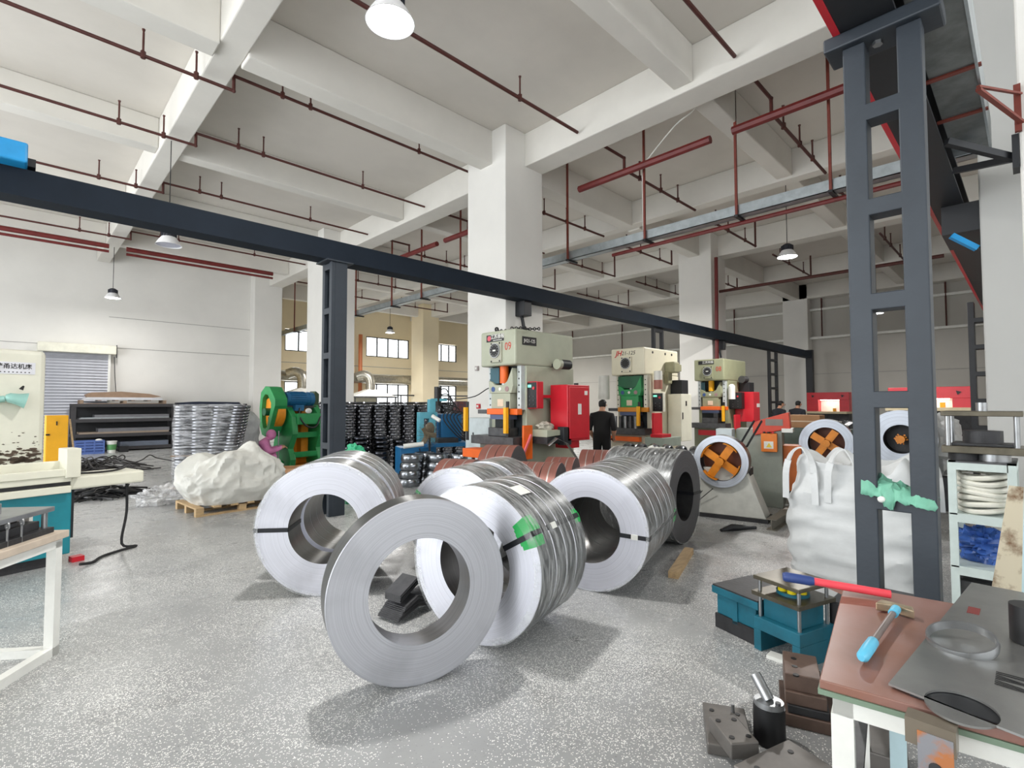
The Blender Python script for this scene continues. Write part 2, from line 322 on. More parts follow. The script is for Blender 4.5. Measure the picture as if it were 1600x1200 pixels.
# ------------------------------------------------------------------ steel coils on the floor
FACE = coil_face_mat('coil_edge_bright', (226, 227, 236), (200, 201, 209))
FACE_SHADED = coil_face_mat('coil_edge_shaded', (120, 120, 124), (84, 84, 88))  # darker edge copy: shade on ends turned from the daylight, put into the colour
SKIN = mat('coil_skin', (108, 110, 110), 0.3, 0.9, 0.14, 3, 0, stretch=(30, 1, 1))
BORE = mat('coil_bore', (128, 126, 124), 0.32, 0.9, 0.1, 3, 0, stretch=(30, 1, 1))
FILM = clear('stretch_film', (238, 240, 240), 0.22, 0.1, 0.9, 7, (6, 1, 1))
RUSTC = mat('red_coated_strip', (142, 92, 82), 0.45, 0.3, 0.06, 3, 0, stretch=(20, 1, 1))
STRAP = mat('black_strap', (26, 28, 34), 0.4)
TAPE = mat('green_corner_tape', (30, 176, 84), 0.35, 0, 0.1, 10)
def slit(x0, x1, R, r, t, mf, ms, mbore, n=96, off=(0, 0)):
    """one slit ring: edge faces, outer skin and bore; objects centred on the coil axis"""
    g = 0.004
    o = MB().lathe([(r, x0), (R - g, x0), (R, x0 + g), (R, x0 + g)], n, (0, 0, 0), (1, 0, 0)).lathe([(R - g, x1), (r, x1)], n, (0, 0, 0), (1, 0, 0)).build('slit_ring', mf, t, True, loc=(0, off[0], off[1]))
    MB().lathe([(R, x0 + g), (R, x1 - g), (R - g, x1)], n, (0, 0, 0), (1, 0, 0)).build('outer_wrap', ms, o, True)
    MB().lathe([(r, x0), (r, x1)], n, (0, 0, 0), (1, 0, 0)).build('bore', mbore, o, True)
    return o
def strap(t, R, r, x0, x1, ang, w=0.035, wrap=True, buckle=None):
    """steel band through the bore and round the rim at one angle (radians, 0 = local +Y, pi/2 = up)"""
    mb = MB(Matrix.Rotation(ang, 4, 'X')); e = 0.006
    mb.box(x0 - e, x0, r - e, R + e, -w / 2, w / 2)
    if wrap:
        mb.box(x0 - e, x1 + e, R, R + e, -w / 2, w / 2); mb.box(x1, x1 + e, r - e, R + e, -w / 2, w / 2); mb.box(x0 - e, x1 + e, r - e, r, -w / 2, w / 2)
    o = mb.build('strap', STRAP, t)
    if buckle is not None:
        b = MB(Matrix.Rotation(ang, 4, 'X'))
        if buckle < 0: b.box(x0 - 0.012, x0 - 0.004, (R + r) / 2 - 0.025, (R + r) / 2 + 0.03, -w * 0.6, w * 0.6)
        else: b.box(buckle - 0.03, buckle + 0.03, R + 0.004, R + 0.012, -w * 0.6, w * 0.6)
        b.build('strap_buckle', WHITE, o)
    return o
def corner(t, R, x, ang, w=0.11, l=0.1, front=0.05):
    """green tape pad folded over a rim under the strap"""
    mb = MB(); n = 6; a0 = ang - w / R / 2; a1 = ang + w / R / 2; Rr = R + 0.004
    for i in range(n):
        b0 = a0 + (a1 - a0) * i / n; b1 = a0 + (a1 - a0) * (i + 1) / n
        P = lambda xx, rr, b: (xx, rr * math.cos(b), rr * math.sin(b))
        q = math.sin(PI * (i + 0.5) / n) * 0.02
        mb.add([P(x, Rr, b0), P(x + l + q, Rr, b0), P(x + l + q, Rr, b1), P(x, Rr, b1), P(x - 0.004, R - front - q, b0), P(x - 0.004, R - front - q, b1)], [(0, 1, 2, 3), (0, 3, 5, 4)])
    return mb.build('corner_pad', TAPE, t)
def film(t, R, x0, x1, seed, lip=0.07, amp=0.005):
    from mathutils import noise
    mb = MB(); n = 120; k = 10; prof = [(R - lip, x0 - 0.008), (R + 0.004, x0 - 0.010)] + [(R + 0.008, x0 + (x1 - x0) * i / k) for i in range(1, k)] + [(R + 0.004, x1 + 0.010), (R - lip, x1 + 0.008)]
    mb.lathe(prof, n, (0, 0, 0), (1, 0, 0)); out = []
    for p in mb.v:
        v = Vector(p); nn = noise.noise(Vector((v.x * 22 + seed, v.y * 3, v.z * 3))) ; rr = math.hypot(v.y, v.z)
        s = 1 + max(-0.002, amp * nn) / rr; out.append((v.x, v.y * s, v.z * s))
    mb.v = out; return mb.build('film_wrap', FILM, t, True)
def coil(name, label, x, y, R, az, rings, r=0.29, mf=FACE, ms=SKIN, mb_=BORE, group=None):
    t = thing(name, label, 'steel coil', (x, y, R), math.radians(az), group)
    for i, q in enumerate(rings): slit(q[0], q[1], R - (q[2] if len(q) > 2 else 0), r, t, mf, ms, mb_, off=(0, 0))
    return t
GRP = 'large steel coils in the middle of the floor'
A = coil('steel_coil', 'single narrow bare steel coil standing in front of all the others', 1.694, 2.483, 0.526, 73, [(0, 0.17)], 0.30, coil_face_mat('coil_edge_dull_shaded', (196, 197, 203), (166, 167, 173)), group=GRP)  # bare coil's duller edge tone, partly shade put into the colour
Bc = coil('steel_coil', 'leftmost film-wrapped steel coil with a black strap across its left face', 1.872, 4.177, 0.556, 51.9, [(0, 0.34), (0.44, 0.64), (0.645, 0.86), (0.865, 1.09)], 0.29, group=GRP)
strap(Bc, 0.556, 0.29, 0, 0.34, 0.0); film(Bc, 0.556, 0.44, 1.09, 3)
film(Bc, 0.556, 0.0, 0.34, 8, 0.03)
Cc = coil('steel_coil', 'film-wrapped steel coil right behind the bare one, green tape under its strap', 2.225, 2.655, 0.523, 13.1, [(0, 0.2), (0.204, 0.35), (0.354, 0.5), (0.504, 0.66)], 0.29, group=GRP)
strap(Cc, 0.523, 0.29, 0, 0.66, math.radians(150), buckle=0.28); corner(Cc, 0.523, 0, math.radians(148), 0.2, 0.1, 0.09); corner(Cc, 0.523, 0.60, math.radians(150), 0.1, 0.06, 0.0); film(Cc, 0.523, 0, 0.66, 1, 0.05, 0.008)
lab = MB(Matrix.Rotation(math.radians(115), 4, 'X')); lab.box(0.17, 0.30, 0.532, 0.536, -0.05, 0.05); lab.build('paper_label', WHITE, Cc)
Dc = coil('steel_coil', 'film-wrapped steel coil strapped on its right face, beside the wooden batten', 3.545, 2.702, 0.518, 17.7, [(0, 0.3), (0.306, 0.56), (0.565, 0.8), (0.805, 0.95), (0.955, 1.16)], 0.28, group=GRP)
strap(Dc, 0.518, 0.28, 0, 1.16, math.radians(182), buckle=-1); corner(Dc, 0.518, 1.08, math.radians(184), 0.12, 0.08, 0.0); film(Dc, 0.518, 0, 1.16, 5, 0.02)
Ec = coil('steel_coil', 'steel coil behind the bare one, seen through its hole and above it', 2.94, 3.78, 0.50, 22, [(0, 0.5), (0.62, 1.1)], 0.27, group=GRP)
strap(Ec, 0.50, 0.27, 0, 0.5, math.radians(28)); corner(Ec, 0.50, 0, math.radians(28), 0.1, 0.06, 0.05); strap(Ec, 0.50, 0.27, 0, 0.5, math.radians(-5)); corner(Ec, 0.50, 0, math.radians(-5), 0.1, 0.06, 0.05); film(Ec, 0.50, 0, 0.5, 9, 0.05, 0.009); film(Ec, 0.50, 0.62, 1.1, 12, 0.04, 0.009)
Fc = coil('steel_coil', 'film-wrapped steel coil turned away, its dark end facing the orange decoiler', 5.56, 2.84, 0.532, 97.5, [(0, 0.42), (0.425, 0.85)], 0.28, FACE_SHADED, SKIN, IRON, group=GRP)
strap(Fc, 0.532, 0.28, 0, 0.85, math.radians(182)); film(Fc, 0.532, 0, 0.85, 15, 0.01, 0.008)
# red-coated slit coils behind
def rings(x, y, R, az, n, wd, label, r=0.26, gap=0.006):
    t = thing('slit_coil_row', label, 'steel coil', (x, y, R), math.radians(az), 'red-coated slit coils behind the large coils')
    for i in range(n): slit(i * (wd + gap), i * (wd + gap) + wd, R, r, t, FACE_SHADED, RUSTC, IRON, 64)
    for i in range(n): MB().lathe([(R + 0.002, i * (wd + gap) + wd * 0.5 - 0.008), (R + 0.002, i * (wd + gap) + wd * 0.5 + 0.008)], 64, (0, 0, 0), (1, 0, 0)).build('strap', mat('grey_band', (170, 160, 155), 0.4, 0.5), t, True)
    return t
rings(3.95, 5.3, 0.45, -62, 2, 0.22, 'pair of red-coated slit coils at the left end of the red coils')
rings(4.42, 4.74, 0.44, -62, 4, 0.19, 'row of four red-coated slit coils right behind the wrapped coils')
rings(5.0, 5.66, 0.50, -62, 2, 0.24, 'tall red-coated slit coil pair under the orange guard of the press numbered 09')
rings(5.5, 4.9, 0.42, -62, 2, 0.2, 'low red-coated slit coils right of the row of four')
rings(6.42, 5.0, 0.44, -62, 2, 0.22, 'red-coated slit coils in front of the person in black')
# wooden batten and folded strip offcuts
tag(MB().bar((4.35, 2.35, 0.03), (5.2, 2.62, 0.03), 0.09, 0.06).build('wooden_batten', WOOD), 'wooden batten on the floor wedged against a wrapped steel coil', 'batten')
so = thing('strip_offcut', 'bundle of bent steel strip offcuts on the floor behind the bare coil', 'scrap', (2.25, 3.42, 0), 0.2)
for k in range(9):
    z = 0.02 + k * 0.009
    MB().prism([(-0.26 + 0.01 * k, z), (-0.05, z + 0.05), (0.1, z + 0.01), (0.3, z + 0.03), (0.3, z + 0.035), (0.1, z + 0.017), (-0.05, z + 0.057), (-0.26 + 0.01 * k, z + 0.007)], 'y', -0.12 + 0.004 * (k % 3), 0.1 + 0.004 * (k % 2)).build('strip', STEELD, so)
for k in range(6):
    z = 0.13 + k * 0.009
    MB().prism([(-0.2, z), (-0.02, z + 0.09), (0.13, z + 0.02), (0.13, z + 0.026), (-0.02, z + 0.097), (-0.2, z + 0.007)], 'y', -0.08 + 0.005 * (k % 2), 0.09).build('strip', STEELD, so)
# ------------------------------------------------------------------ crane runway, pipes, trays, lamps
# left runway beam, I section along X
t = thing('crane_runway_beam', 'long dark blue-grey crane runway beam crossing the hall above the presses', 'crane beam', (-4, 7.1, 3.68))
B('web', CRANE, t, 0, 29.85, 0.07, 0.10, 0.02, 0.26); B('bottom_flange', CRANE, t, 0, 30.2, -0.02, 0.2, 0, 0.02); B('top_flange', CRANE, t, 0, 30.2, -0.02, 0.2, 0.26, 0.28)
B('face_plate', CRANE, t, 0, 30.2, -0.1, -0.02, 0.0, 0.28)
B('rail', STEELBLK, t, 0, 30.2, 0.06, 0.11, 0.28, 0.34)
def lattice(name, label, x0, x1, y0, y1, ztop, m, rungs, gap_axis='y', w=0.1, group=None, rdepth=None):
    """box-section lattice post: two uprights joined by rungs"""
    t = thing(name, label, 'crane post', ((x0 + x1) / 2, (y0 + y1) / 2, 0), 0, group)
    hx = (x1 - x0) / 2; hy = (y1 - y0) / 2
    if gap_axis == 'y':
        for s in (-1, 1): B('upright', m, t, -hx, hx, s * hy - (w if s > 0 else 0), s * hy + (w if s < 0 else 0), 0, ztop, 0.006)
        for z in rungs: B('rung', m, t, -hx, hx if not rdepth else -hx + rdepth, -hy + w * 0.9, hy - w * 0.9, z - 0.045, z + 0.045, 0.005)
    else:
        for s in (-1, 1): B('upright', m, t, s * hx - (w if s > 0 else 0), s * hx + (w if s < 0 else 0), -hy, hy, 0, ztop, 0.006)
        for z in rungs: B('rung', m, t, -hx + w * 0.9, hx - w * 0.9, -hy, hy if not rdepth else -hy + rdepth, z - 0.045, z + 0.045, 0.005)
    return t
# post under the left beam: channel uprights open to the camera's left, closed plate behind
pl = lattice('crane_post', 'dark grey box crane post beside the green press, with a plated side', 3.2, 3.44, 7.0, 7.3, 3.66, STEELDK, [0.35, 1.0, 1.65, 2.3, 2.95, 3.6], 'y', 0.07, rdepth=0.06)
B('back_plate', mat('post_plate', (50, 58, 66), 0.55), pl, 0.09, 0.12, -0.15, 0.15, 0, 3.66); B('side_plate', STEELDK, pl, -0.06, 0.12, -0.155, -0.15, 0, 3.66)
B('cap_plate', STEELDK, pl, -0.2, 0.2, -0.19, 0.19, 3.66, 3.68)
lattice('crane_post', 'dark crane post rising behind the cream press', 12.3, 12.8, 7.1, 7.2, 3.66, STEELBLK, [0.6 * i for i in range(1, 7)], 'x', 0.07)
lattice('crane_post', 'dark lattice crane post right of the olive press', 20.9, 21.8, 7.1, 7.2, 3.66, STEELBLK, [0.55 * i for i in range(1, 7)], 'x', 0.12)
tag(B('end_post', STEELBLK, None, 25.9, 26.15, 6.98, 7.25, 0, 4.05), 'black end post closing the far end of the left runway beam', 'crane post')
# brackets tying the left beam to the columns
for x, lb in ((7.35, 'dark bracket tying the runway beam to the big front column'), (16.7, 'dark bracket tying the runway beam to the column with the red riser')):
    t = thing('beam_bracket', lb, 'bracket', (x, 7.2, 3.4)); B('box', STEELBLK, t, -0.1, 0.12, -0.12, 0.14, -0.02, 0.28, 0.01)
    MB().bar((0, 0.05, 0), (0.02, 0.0, -0.28), 0.05).build('strut', STEELBLK, t)
# end truck with blue guard at the left end of the beam
t = thing('crane_end_truck', 'bright blue end carriage resting on the left runway beam', 'crane carriage', (-0.6, 7.0, 3.96)); B('housing', mat('sky_blue_paint', (30, 150, 214), 0.4), t, -0.9, 0.62, -0.2, 0.2, 0.0, 0.2, 0.02); B('bumper', BLACK, t, 0.62, 0.68, -0.06, 0.06, 0.02, 0.1)
# right runway beam
t = thing('crane_runway_beam', 'black crane runway beam with a red edge running along the right columns', 'crane beam', (0.0, 0.58, 3.68))
B('bottom_flange', STEELBLK, t, 0.6, 26, -0.13, 0.13, 0, 0.025); B('web', STEELBLK, t, 0.6, 26, -0.02, 0.02, 0.025, 0.26); B('top_flange', STEELBLK, t, 0.6, 26, -0.12, 0.12, 0.26, 0.29)
B('red_edge', RED, t, 0.6, 26, 0.12, 0.155, -0.005, 0.08)
# tall ladder-like crane post, front right
lad = lattice('crane_post', 'tall dark grey ladder-like crane post in front of the white bulk bag', 3.3, 3.42, 0.35, 0.70, 3.6, STEELDK, [0.55, 1.08, 1.62, 2.15, 2.67, 3.2], 'y', 0.105)
B('cap_plate', STEELDK, lad, -0.1, 0.12, -0.26, 0.26, 3.6, 3.68, 0.01)
MB().cyl((0.0, 0.02, 3.58), (0, 0.02, 3.62), 0.025, n=6).build('bolt', STEEL, lad)
lattice('crane_post', 'black lattice crane post beside the far side of the right white column', 14.0, 14.3, 0.36, 0.9, 3.68, STEELBLK, [0.55 * i for i in range(1, 7)], 'y', 0.1)
# galvanised duct above the right beam
DUCT = mat('dull_duct', (128, 132, 132), 0.4, 0.7, 0.2, 5)
t = thing('cable_trunking', 'crumpled galvanised trunking lying along the right runway beam', 'trunking', (0, 0, 3.78))
MB().prism([(0.20, 0.0), (0.43, 0.0), (0.45, 0.16), (0.32, 0.22), (0.22, 0.2)], 'x', 1.0, 5.9).build('trunk', DUCT, t)
B('flange', GALV, t, 1.0, 5.9, 0.185, 0.2, -0.02, 0.24)
for x in (4.35, 5.05): B('saddle', RUSTRED, t, x, x + 0.04, 0.17, 0.46, -0.012, 0)
t = thing('trunking_bracket', 'rust-red perforated bracket on the right wall pier under the trunking', 'bracket', (4.6, -0.05, 3.72))
MB().bar((0, 0.25, 0.0), (0.78, 0.05, 0.0), 0.03, 0.02).build('arm', RUSTRED, t); MB().bar((0, 0.25, 0.02), (0.78, 0.05, 0.22), 0.02, 0.015).build('brace', RUSTRED, t); MB().box(0.77, 0.81, 0.05, 0.09, -0.06, 0.30).build('wall_plate', RUSTRED, t)
t = thing('beam_bracket', 'black two-armed bracket tying the right runway beam to the pier', 'bracket', (5.5, 0.0, 3.5))
MB().bar((0, 0.05, 0), (-0.3, 0.42, 0.16), 0.05).build('arm', STEELBLK, t); MB().bar((0, 0.05, 0), (0.35, 0.42, 0.14), 0.05).build('arm', STEELBLK, t); MB().box(-0.08, 0.08, 0.02, 0.06, -0.1, 0.16).build('wall_plate', STEELBLK, t)
t = thing('beam_bracket', 'dark box bracket with a blue strip on the right white column', 'bracket', (7.45, 0.33, 3.36)); B('box', STEELBLK, t, -0.45, 0.3, 0.0, 0.3, 0.02, 0.32); MB().bar((-0.5, 0.22, -0.01), (-0.42, 0.03, -0.17), 0.06, 0.05).build('blue_strip', mat('sky_blue_paint', (30, 150, 214), 0.4), t)

# sprinkler pipes
def pipe(pts, r, m, risers, label, hr=0.33, name='sprinkler_pipe', group='sprinkler branch pipes under the slab'):
    t = thing(name, label, 'pipe', pts[0], 0, group); o = Vector(pts[0])
    mb = MB()
    for a, b in zip(pts, pts[1:]): mb.cyl(Vector(a) - o, Vector(b) - o, r, n=8)
    for a in pts[1:-1]: mb.sphere(Vector(a) - o, r * 1.25, nu=8, nv=6)
    mb.build('pipe_run', m, t, True)
    for p in risers:
        p = Vector(p) - o; MB().cyl(p, p + Vector((0, 0, hr)), r * 0.55, n=6).cyl(p + Vector((0, 0, hr)), p + Vector((0, 0, hr + 0.05)), r * 0.4, r * 0.9, n=6).cyl(p - Vector((0, 0, 0.04)), p + Vector((0, 0, 0.06)), r * 1.3, n=6).build('sprinkler_riser', m, t)
    return t
RX = [-1.6, 1.15, 1.8, 3.05, 3.52, 5.75]; RX2 = [10.3, 11.6, 13.6, 15.2]
nm = ['nearest the big front column', 'one bay left of the big column', 'two bays left of the big column', 'over the pallet area', 'nearest the left wall']
for i, y in enumerate((8.6, 10.95, 13.95, 16.75, 18.6)):
    pipe([(-5, y, 6.5), (2.31, y, 6.5), (2.31, y, 6.74), (6.93 if i == 3 else 7.5, y, 6.74)], 0.026, REDD, [(x, y, 6.5 if x < 2.3 else 6.74) for x in RX], 'thin sprinkler pipe stepping over a ceiling beam, ' + nm[i])
pipe([(1.2, 5.9, 6.75), (7.5, 5.9, 6.75)], 0.03, REDD, [(5.95, 5.9, 6.75)], 'sprinkler pipe behind the bright lamp at the top of the photo')
pipe([(2.4, 2.95, 6.75), (7.5, 2.95, 6.75)], 0.03, REDD, [(4.6, 2.95, 6.75)], 'sprinkler pipe at the top right beside the long sloping beam')
nm2 = ['right of the slotted hanger', 'above the cable tray middle', 'close behind the big front column', 'left of the big column in the back bay', 'farthest left in the back bay', 'deep in the back bay', 'by the window wall']
for i, y in enumerate((2.95, 5.85, 8.65, 11.0, 14.0, 18.6, 21.5)):
    pipe([(8.15, y, 6.75), (9.0, y, 6.75), (9.0, y, 6.5), (12.2, y, 6.5)], 0.03, REDD, [(x, y, 6.5) for x in (9.6, 10.5, 11.3)], 'sprinkler pipe dropping below the red main, ' + nm2[i])
    pipe([(12.75, y, 6.45), (16.2, y, 6.45), (16.2, y, 7.3)], 0.03, REDD, [(x, y, 6.45) for x in (13.4, 14.2, 15.4)], 'sprinkler pipe beyond the secondary beam, ' + nm2[i])
    pipe([(17.7, y, 6.5), (21.8, y, 6.5), (21.8, y, 7.3)], 0.03, REDD, [(x, y, 6.5) for x in (18.4, 19.3, 20.9)], 'far sprinkler pipe near the end wall, ' + nm2[i])
MG = 'red fire mains'
for ya, yb, lb in ((3.98, 7.0, 'thick red fire main above the cable tray, middle section'), (-0.8, 3.58, 'thick red fire main above the cable tray, section by the ladder post'), (8.2, 12.0, 'thick red fire main behind the big front column'), (12.4, 16.3, 'thick red fire main left of the big column')):
    pipe([(8.95, ya, 6.42), (8.95, yb, 6.42)], 0.075, REDP, [], lb, name='fire_main', group=MG)
pipe([(17.0, 1.5, 5.4), (17.0, 7.9, 5.4)], 0.05, REDD, [], 'dark fire main below the second beam, right of the lamp', name='fire_main', group=MG)
pipe([(16.35, 7.15, 6.4), (16.35, 7.2, 0.4)], 0.06, REDP, [], 'vertical red riser on the second column', name='fire_riser', group=MG)
pipe([(9.5, 1.2, 4.93), (9.5, 6.5, 4.93)], 0.04, REDP, [], 'red pipe clipped under the cable tray', name='fire_main', group=MG)
for xa, xb, zz, rr, lb in ((-5, 1.88, 6.36, 0.07, 'thick red pipe under the slab by the left wall, left section'), (-5, 1.88, 6.2, 0.04, 'thin red pipe under the slab by the left wall, left section'), (2.3, 6.6, 6.36, 0.07, 'thick red pipe by the left wall, section right of the beam'), (2.3, 6.6, 6.2, 0.04, 'thin red pipe by the left wall, section right of the beam')):
    pipe([(xa, 19.3, zz), (xb, 19.3, zz)], rr, REDP, [], lb, name='fire_main', group=MG)
pipe([(13.4, 25.6, 0.2), (13.4, 25.6, 5.4)], 0.11, mat('orange_pipe', (192, 110, 62), 0.5), [], 'vertical orange-brown pipe beside the far window', name='fire_riser', group=MG)
# cable tray on threaded hangers
t = thing('cable_tray', 'long galvanised cable tray hung from red slotted hangers', 'cable tray', (9.35, 0, 5.0))
B('tray_floor', GALV, t, -0.1, 0.1, -0.9, 26, 0, 0.012); B('tray_side', GALV, t, -0.1, -0.085, -0.9, 26, 0, 0.18); B('tray_side', GALV, t, 0.085, 0.1, -0.9, 26, 0, 0.18); B('tray_cover', GALV, t, -0.105, 0.105, -0.9, 26, 0.18, 0.187)
for y in (2.16, 3.64, 5.51, 7.56, 9.7, 11.6, 13.6, 15.4, 18, 21, 24): B('hanger', RUSTRED, t, -0.16, -0.12, y - 0.02, y + 0.02, -0.04, 2.31); B('crossbar', STEELBLK, t, -0.18, 0.2, y - 0.03, y + 0.03, -0.045, -0.005)
MB().tube([(-0.12, 5.55, 0.2), (-0.12, 5.55, 1.5), (-0.15, 5.4, 1.65), (-0.9, 4.4, 1.66), (-1.1, 3.95, 1.68), (-1.3, 3.85, 1.9)], 0.014, 6).build('white_cable', WHITE, t, True)
for zz, xx, lb in ((6.08, 27.3, 'upper white cable tray high on the end wall'), (4.72, 27.25, 'lower white cable tray along the end wall')):
    t = thing('cable_tray', lb, 'cable tray', (xx, 0, zz)); B('tray', WHITE, t, -0.07, 0.07, -1, 24, -0.05, 0.05)
    for y in (2.4, 3.7, 5.2, 6.9, 7.8, 11, 14, 18, 22): MB().cyl((0, y, -0.05), (0, y, SLAB - zz), 0.03, n=6).build('hanger', REDD, t)
# high-bay pendant lamps
LG = 'high-bay pendant lamps'
SHADE = mat('lamp_shade_white', (238, 238, 240), 0.4); LHEAD = mat('lamp_head_charcoal', (54, 56, 64), 0.45, 0.3)
def highbay(x, y, z, on, label, power=900, r=0.21):
    t = thing('high_bay_lamp', label, 'lamp', (x, y, z), 0, LG)
    MB().lathe([(0.09, 0.16), (0.105, 0.14), (r * 0.72, 0.09), (r, 0.0), (r + 0.008, 0.0), (r * 0.75, 0.105), (0.12, 0.155), (0.10, 0.175)], 32, close=True).build('shade', SHADE, t, True)
    mb = MB().cyl((0, 0, 0.15), (0, 0, 0.27), 0.115, n=20).cyl((0, 0, 0.27), (0, 0, 0.31), 0.115, 0.06, n=20)
    for k in range(16): mb.cb((0.115 * math.cos(k * PI / 8), 0.115 * math.sin(k * PI / 8), 0.21), (0.03, 0.008, 0.11), k * PI / 8)
    mb.build('heat_sink', LHEAD, t)
    MB().cyl((0, 0, 0.31), (0, 0, SLAB - z - 0.55), 0.008, n=6).build('cord', CABLE, t)
    MB().cyl((0, 0, 0.012), (0, 0, 0.02), r * 0.94, n=32).build('diffuser', emis('lamp_glow', (255, 255, 255), 14) if on else mat('lamp_off', (196, 198, 214), 0.4), t)
    if on:
        l = bpy.data.lights.new('lamp_light', 'AREA'); l.shape = 'DISK'; l.size = r * 1.5; l.energy = power; l.color = (1.0, 0.98, 0.95)
        o = bpy.data.objects.new('lamp_light', l); COL.objects.link(o); o.parent = t; o.location = (0, 0, -0.005)
    return t
highbay(2.3, 3.91, 5.0, True, 'large bright lamp at the top of the photo, nearest of all', 120)
highbay(2.0, 11.4, 4.62, False, 'unlit pendant lamp hanging below the left runway beam')
highbay(2.13, 20.5, 5.0, True, 'small lit pendant lamp in front of the left wall', 60)
highbay(12.75, 3.9, 5.0, True, 'lit pendant lamp below the cable tray, left of the ladder post', 260)
highbay(12.72, 21.4, 5.0, True, 'lit pendant lamp in front of the far window', 260)
highbay(23.26, 4.05, 5.0, True, 'lit pendant lamp seen through the ladder post, farthest right', 60)
highbay(22.9, 21.0, 5.0, True, 'far lit pendant lamp by the second far window', 260)
highbay(12.7, 12.0, 5.0, True, 'added unseen lamp behind the big front column, brightening the far bays', 330)  # lamp added out of view to brighten the far left region
# ------------------------------------------------------------------ left side
def die_set(name, label, loc, rz, w, d, mats, h=(0.04, 0.05, 0.1, 0.04), pillars=True, spring=True, puck=True, cat='die set', group=None, bolster=0.0):
    """stamping die: base plate, die block, guide pillars, stripper with yellow springs, top plate, shank"""
    t = thing(name, label, cat, loc, rz, group); m0, m1, m2 = mats; z = 0
    if bolster:
        B('foot', m0, t, -w / 2, -w / 2 + w * 0.16, -d / 2, d / 2, 0, bolster); B('foot', m0, t, w / 2 - w * 0.16, w / 2, -d / 2, d / 2, 0, bolster); z = bolster
    B('base_plate', m0, t, -w / 2, w / 2, -d / 2, d / 2, z, z + h[0], 0.004); z += h[0]
    B('die_block', m1, t, -w * 0.38, w * 0.38, -d * 0.36, d * 0.36, z, z + h[1], 0.004)
    zt = z + h[1] + h[2]
    if pillars:
        for sx in (-1, 1):
            for sy in (-1, 1): MB().cyl((sx * w * 0.42, sy * d * 0.4, z), (sx * w * 0.42, sy * d * 0.4, zt), w * 0.035, n=12).build('guide_pillar', STEEL, t, True)
    MB().cyl((0, 0, z + h[1]), (0, 0, z + h[1] + h[2] * 0.45), min(w, d) * 0.3, n=24).build('punch_holder', m1, t, True)
    if spring:
        for a in range(6):
            c = (min(w, d) * 0.2 * math.cos(a * PI / 3), min(w, d) * 0.2 * math.sin(a * PI / 3))
            MB().cyl((c[0], c[1], z + h[1] + h[2] * 0.4), (c[0], c[1], zt), min(w, d) * 0.085, n=10).build('spring', mat('die_spring_yellow', (236, 214, 20), 0.4), t, True)
    B('top_plate', m2, t, -w / 2, w / 2, -d / 2, d / 2, zt, zt + h[3], 0.004)
    if puck: MB().cyl((0, 0, zt + h[3]), (0, 0, zt + h[3] + 0.06), min(w, d) * 0.09, n=16).build('shank', STEEL, t, True)
    return t
# white angle-frame work table
T = thing('work_table', 'white painted steel-frame work table at the left edge of the photo', 'table', (0.24, 4.43, 0), math.radians(233))
for i, (x, y) in enumerate(((0, 0), (1.3, 0), (0, -0.62), (1.3, -0.62))): B('leg', WHITE if i != 2 else mat('pale_blue_paint', (176, 200, 206), 0.5), T, x, x + 0.055, y - 0.055, y, 0, 0.72)
for z, m in ((0.0, WHITE), (0.68, WHITE)):
    B('rail', m, T, 0, 1.36, -0.055, 0, z, z + 0.055); B('rail', m, T, 0, 1.36, -0.675, -0.62, z + (0.28 if z < 0.1 else 0), z + 0.055 + (0.28 if z < 0.1 else 0)); B('rail', m, T, 0, 0.055, -0.62, -0.055, z, z + 0.05)
B('table_top', mat('scuffed_board', (206, 190, 172), 0.7, 0, 0.12, 4), T, -0.03, 1.4, -0.7, 0.02, 0.735, 0.78, 0.004)
B('back_board', WHITE, T, -0.03, 0.0, -0.7, -0.2, 0.78, 0.92)
def onT(x, y, z=0.78):
    a = math.radians(233); return (0.24 + x * math.cos(a) - y * math.sin(a), 4.43 + x * math.sin(a) + y * math.cos(a), z)
die_set('die_set', 'round steel die set on the white work table', onT(0.26, -0.2), math.radians(233), 0.46, 0.34, (IRON, STEELD, STEEL), (0.035, 0.05, 0.05, 0.03), spring=False)
die_set('die_set', 'die set with yellow springs behind on the white work table', onT(0.34, -0.54), math.radians(225), 0.38, 0.24, (IRON, STEELD, STEEL), (0.04, 0.06, 0.07, 0.03))
mb = MB(); mb.box(-0.16, 0.16, -0.09, 0.09, 0, 0.09); db = thing('die_block', 'dark steel block with milled slots at the back of the white table', 'die block', onT(0.12, -0.58), math.radians(228)); mb.build('block', IRON, db)
for k in range(4): B('slot_rib', STEEL, db, -0.14 + k * 0.075, -0.1 + k * 0.075, -0.085, 0.085, 0.09, 0.105)
tr = MB().lathe([(0.03, 0), (0.055, 0), (0.055, 0.045), (0.03, 0.045)], 24, close=True).build('tape_roll', RED, None, True); tr.location = onT(0.07, -0.32); tag(tr, 'red tape roll near the right edge of the white table', 'tape')
for k in range(2):
    h = onT(0.28 + 0.1 * k, -0.035); key = MB().cyl((0, 0, 0), (0, 0, 0.11), 0.006, n=6).lathe([(0.012, -0.004), (0.022, -0.004), (0.022, 0.004), (0.012, 0.004)], 14, (0, 0, 0.12), (1, 0.4, 0), True).build('t_handle_key', STEEL, None); key.location = h; tag(key, ('right' if k == 0 else 'left') + ' one of two upright steel T keys at the table front', 'key')
